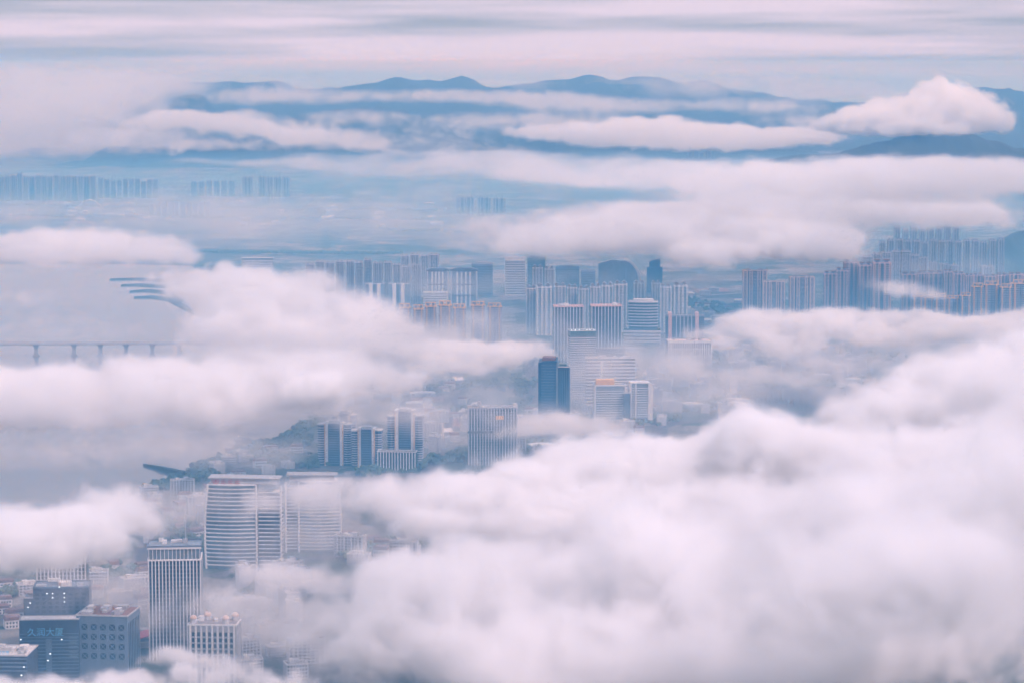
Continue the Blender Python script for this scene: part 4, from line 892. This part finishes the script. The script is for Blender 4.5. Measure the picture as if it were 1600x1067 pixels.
# middle right
cloud('cloud_bank', 'level cloud bank hiding the feet of the right hand tower blocks', [(1170,515,80,55,20),(1260,508,80,90,20),(1370,508,80,100,18),(1480,510,80,100,18),(1590,510,80,80,18),(1250,530,70,120,14,.8)], tau=3.4, scale=80, amp=1.04, soft=0.438, flat=1.3, vox=3, tear=0.8, thr=0.44)
cloud('cloud_wisp', 'thin cloud wisp crossing the white finned office block', [(1080,575,60,50,14,.9),(1150,588,60,80,14,.8),(1250,592,60,80,14,.8),(1340,570,60,70,20,.7),(1220,560,50,90,14,.6)], tau=1.4, scale=60, amp=.7, soft=.8)
cloud('cloud_wisp', 'small slanting cloud wisp among the right hand tower blocks', [(1420,452,110,36,10,.9),(1455,462,110,36,8,.8),(1385,447,110,30,10,.7)], tau=2, scale=40, amp=.6, soft=.7)
cloud('cloud_bank', 'peaked cloud bank climbing at the right behind the main bank', [(1440,580,170,40,30),(1400,620,160,80,36),(1490,620,170,80,40),(1560,590,180,80,46),(1600,560,190,50,40),(1340,660,150,70,24)], tau=6, scale=120, amp=0.75, soft=0.4, vox=3.5, tear=0.6, thr=0.4)
# the near sea of cloud
cloud('cloud_sea', 'main cloud sea filling the right foreground below the city', [(645,806,120,70,22), (680,782,120,110,36.1), (800,752,130,110,36.1), (920,737,130,110,36.1), (1040,727,140,110,36.1), (1160,702,150,90,34.2), (1280,712,150,100,38.0), (1400,742,150,120,47.5), (1540,722,160,110,57.0), (1600,642,180,60,57.0), (900,822,110,160,38.0), (1150,812,120,170,47.5), (1180,676,180,60,34), (1360,792,190,110,58), (1560,730,230,90,80)], tau=5.5, scale=130, amp=0.75, soft=0.45, vox=3.5, tear=0.6, thr=0.38)
cloud('cloud_sea', 'brightest near cloud mass along the bottom right of the view', [(640,900,110,110,40),(760,900,110,120,44),(880,930,110,130,60),(1000,890,120,100,40),(1130,880,120,120,46),(1280,850,140,130,56),(1450,830,150,130,70),(1590,800,160,100,80),(620,1010,90,130,60),(850,1030,100,220,60),(1150,1010,110,220,80),(1450,980,120,200,80), (1050,850,170,90,60), (1250,920,190,130,90), (700,890,150,90,46), (1480,900,200,120,90)], tau=5, scale=160, amp=0.75, soft=0.5, vox=4, tear=0.6, thr=0.34)
cloud('cloud_puff', 'soft cloud puff over the shore above the dark office blocks', [(60,830,150,100,36),(160,810,150,70,36),(-20,860,140,80,32),(110,870,130,100,22,.8),(215,810,140,30,20,.7)], tau=3.4, scale=90, amp=0.78, soft=0.5, vox=4, tear=0.7, thr=0.44)
cloud('cloud_wisp', 'thin cloud wisp drawn across the curved twin towers', [(400,795,110,40,16,.9),(460,775,110,70,22),(540,780,110,60,26),(430,755,115,60,12,.6)], tau=0.9, scale=60, amp=.7, soft=0.5, vox=3.5, tear=0.8)
cloud('cloud_bank', 'ragged low cloud in front of the curved twin towers', [(420,895,90,70,16),(500,900,90,80,20),(380,930,90,50,22,.8),(560,870,90,40,14,.7),(480,945,70,80,20,.7)], tau=2, scale=70, amp=.7, soft=0.9, vox=4, tear=0.9, thr=0.34)
cloud('cloud_bank', 'near cloud bank rising along the bottom left edge', [(40,1080,110,110,20), (170,1078,110,100,20), (300,1058,110,90,22), (260,1028,100,50,14,.8), (340,1035,95,60,16,.8), (420,1065,100,90,20,.9)], tau=3.2, scale=90, amp=0.7, soft=0.6, vox=4, tear=0.6)
cloud('ground_mist', 'low patchy mist lying between the buildings', [(600,560,20,200,50.0,0.8), (900,620,20,200,50.0,0.8), (1200,600,20,200,50.0,0.8), (350,640,20,180,50.0,0.8), (700,690,20,200,40.0,0.8), (450,860,20,160,50.0,0.8), (200,930,20,160,60.0,0.7), (1450,540,20,200,40.0,0.8), (420,980,20,120,50.0,0.9)], tau=1.54, vox=7, scale=120, amp=.5, soft=1.0, kind='stuff')
cloud('stratus_sheet', 'long grey stratus sheet high over the right end of the mountains', [(1050,84,42000,300,7), (1400,78,42000,300,9), (800,92,42000,250,5,.8)], tau=2, scale=300, amp=.4, soft=.8, flat=3, vox=3)
cloud('stratus_sheet', 'faint grey stratus sheet above the left end of the mountains', [(300,95,43000,220,6), (520,92,43000,180,5,.9), (120,98,43000,160,6,.8)], tau=2, scale=300, amp=.4, soft=.8, flat=3, vox=3)
cloud('cloud_veil', 'thin ragged veil between the two cloud banks over the bay', [(360,545,100,110,20,.7), (480,548,95,160,22,.7), (640,545,90,90,20,.7), (640,640,80,90,16,.6), (560,650,80,120,14,.7), (90,700,60,200,30,.6), (330,690,60,140,22,.6)], tau=1.3, scale=110, amp=.8, soft=1.0, flat=1.3, thr=0.24)
cloud('cloud_veil', 'thin grey veil hanging over the streets at the lower left', [(160,930,45,140,40,.7), (320,960,45,120,40,.7), (450,980,45,110,50,.8), (280,800,45,120,40,.6)], tau=1.9, scale=90, amp=.6, soft=1.0, thr=0.24)
cloud('cloud_veil', 'faint veil drifting before the right hand tower blocks', [(1180,560,50,160,30,.7), (1400,560,60,160,30,.7), (1500,420,120,120,20,.5), (1060,440,90,160,20,.5), (700,440,90,160,24,.5)], tau=0.9, scale=110, amp=.7, soft=1.0, thr=0.24)
cloud('cloud_veil', 'thin broken cloud layer drifting low across the whole middle of the city', [(560,620,80,220,40,.6), (860,655,70,180,22,.9), (1080,620,70,140,30,.6), (1000,560,80,160,40,.5), (700,520,80,220,40,.5), (420,780,70,140,40,.6), (390,705,60,130,20,.8), (520,840,70,140,30,.7)], tau=1.5, vox=5, scale=140, amp=.8, soft=1.1, thr=0.24)
cloud('cloud_veil', 'pale cap cloud blurring the left part of the mountain skyline', [(330,128,19000,130,14,.9), (430,132,19000,120,10,.8), (200,135,19000,140,18,1)], tau=2.0, scale=110, amp=.8, soft=1.0)
cloud('cloud_veil', 'pale cap cloud blurring the right part of the mountain skyline', [(1020,132,18800,160,10,.8), (1180,140,18500,160,16,.9), (1320,140,18500,120,18,.9), (800,130,19000,80,6,.7), (1100,175,15500,160,14,.6)], tau=2.0, scale=110, amp=.8, soft=1.0)
cloud('cloud_puff', 'low mist puff round the foot of the dark blue tower', [(866,662,45,70,15), (800,672,45,60,10,.8), (930,668,45,60,9,.7)], tau=2.6, vox=3, scale=60, amp=.6, soft=.7, thr=.3)
cloud('cloud_veil', 'thin grey haze bank resting on the far plain', [(150,335,110,300,36,.8), (500,345,110,260,34,.8), (760,355,110,200,30,.7), (560,300,120,300,22,.7)], tau=.9, vox=4, scale=160, amp=.6, soft=1.0, thr=.2)
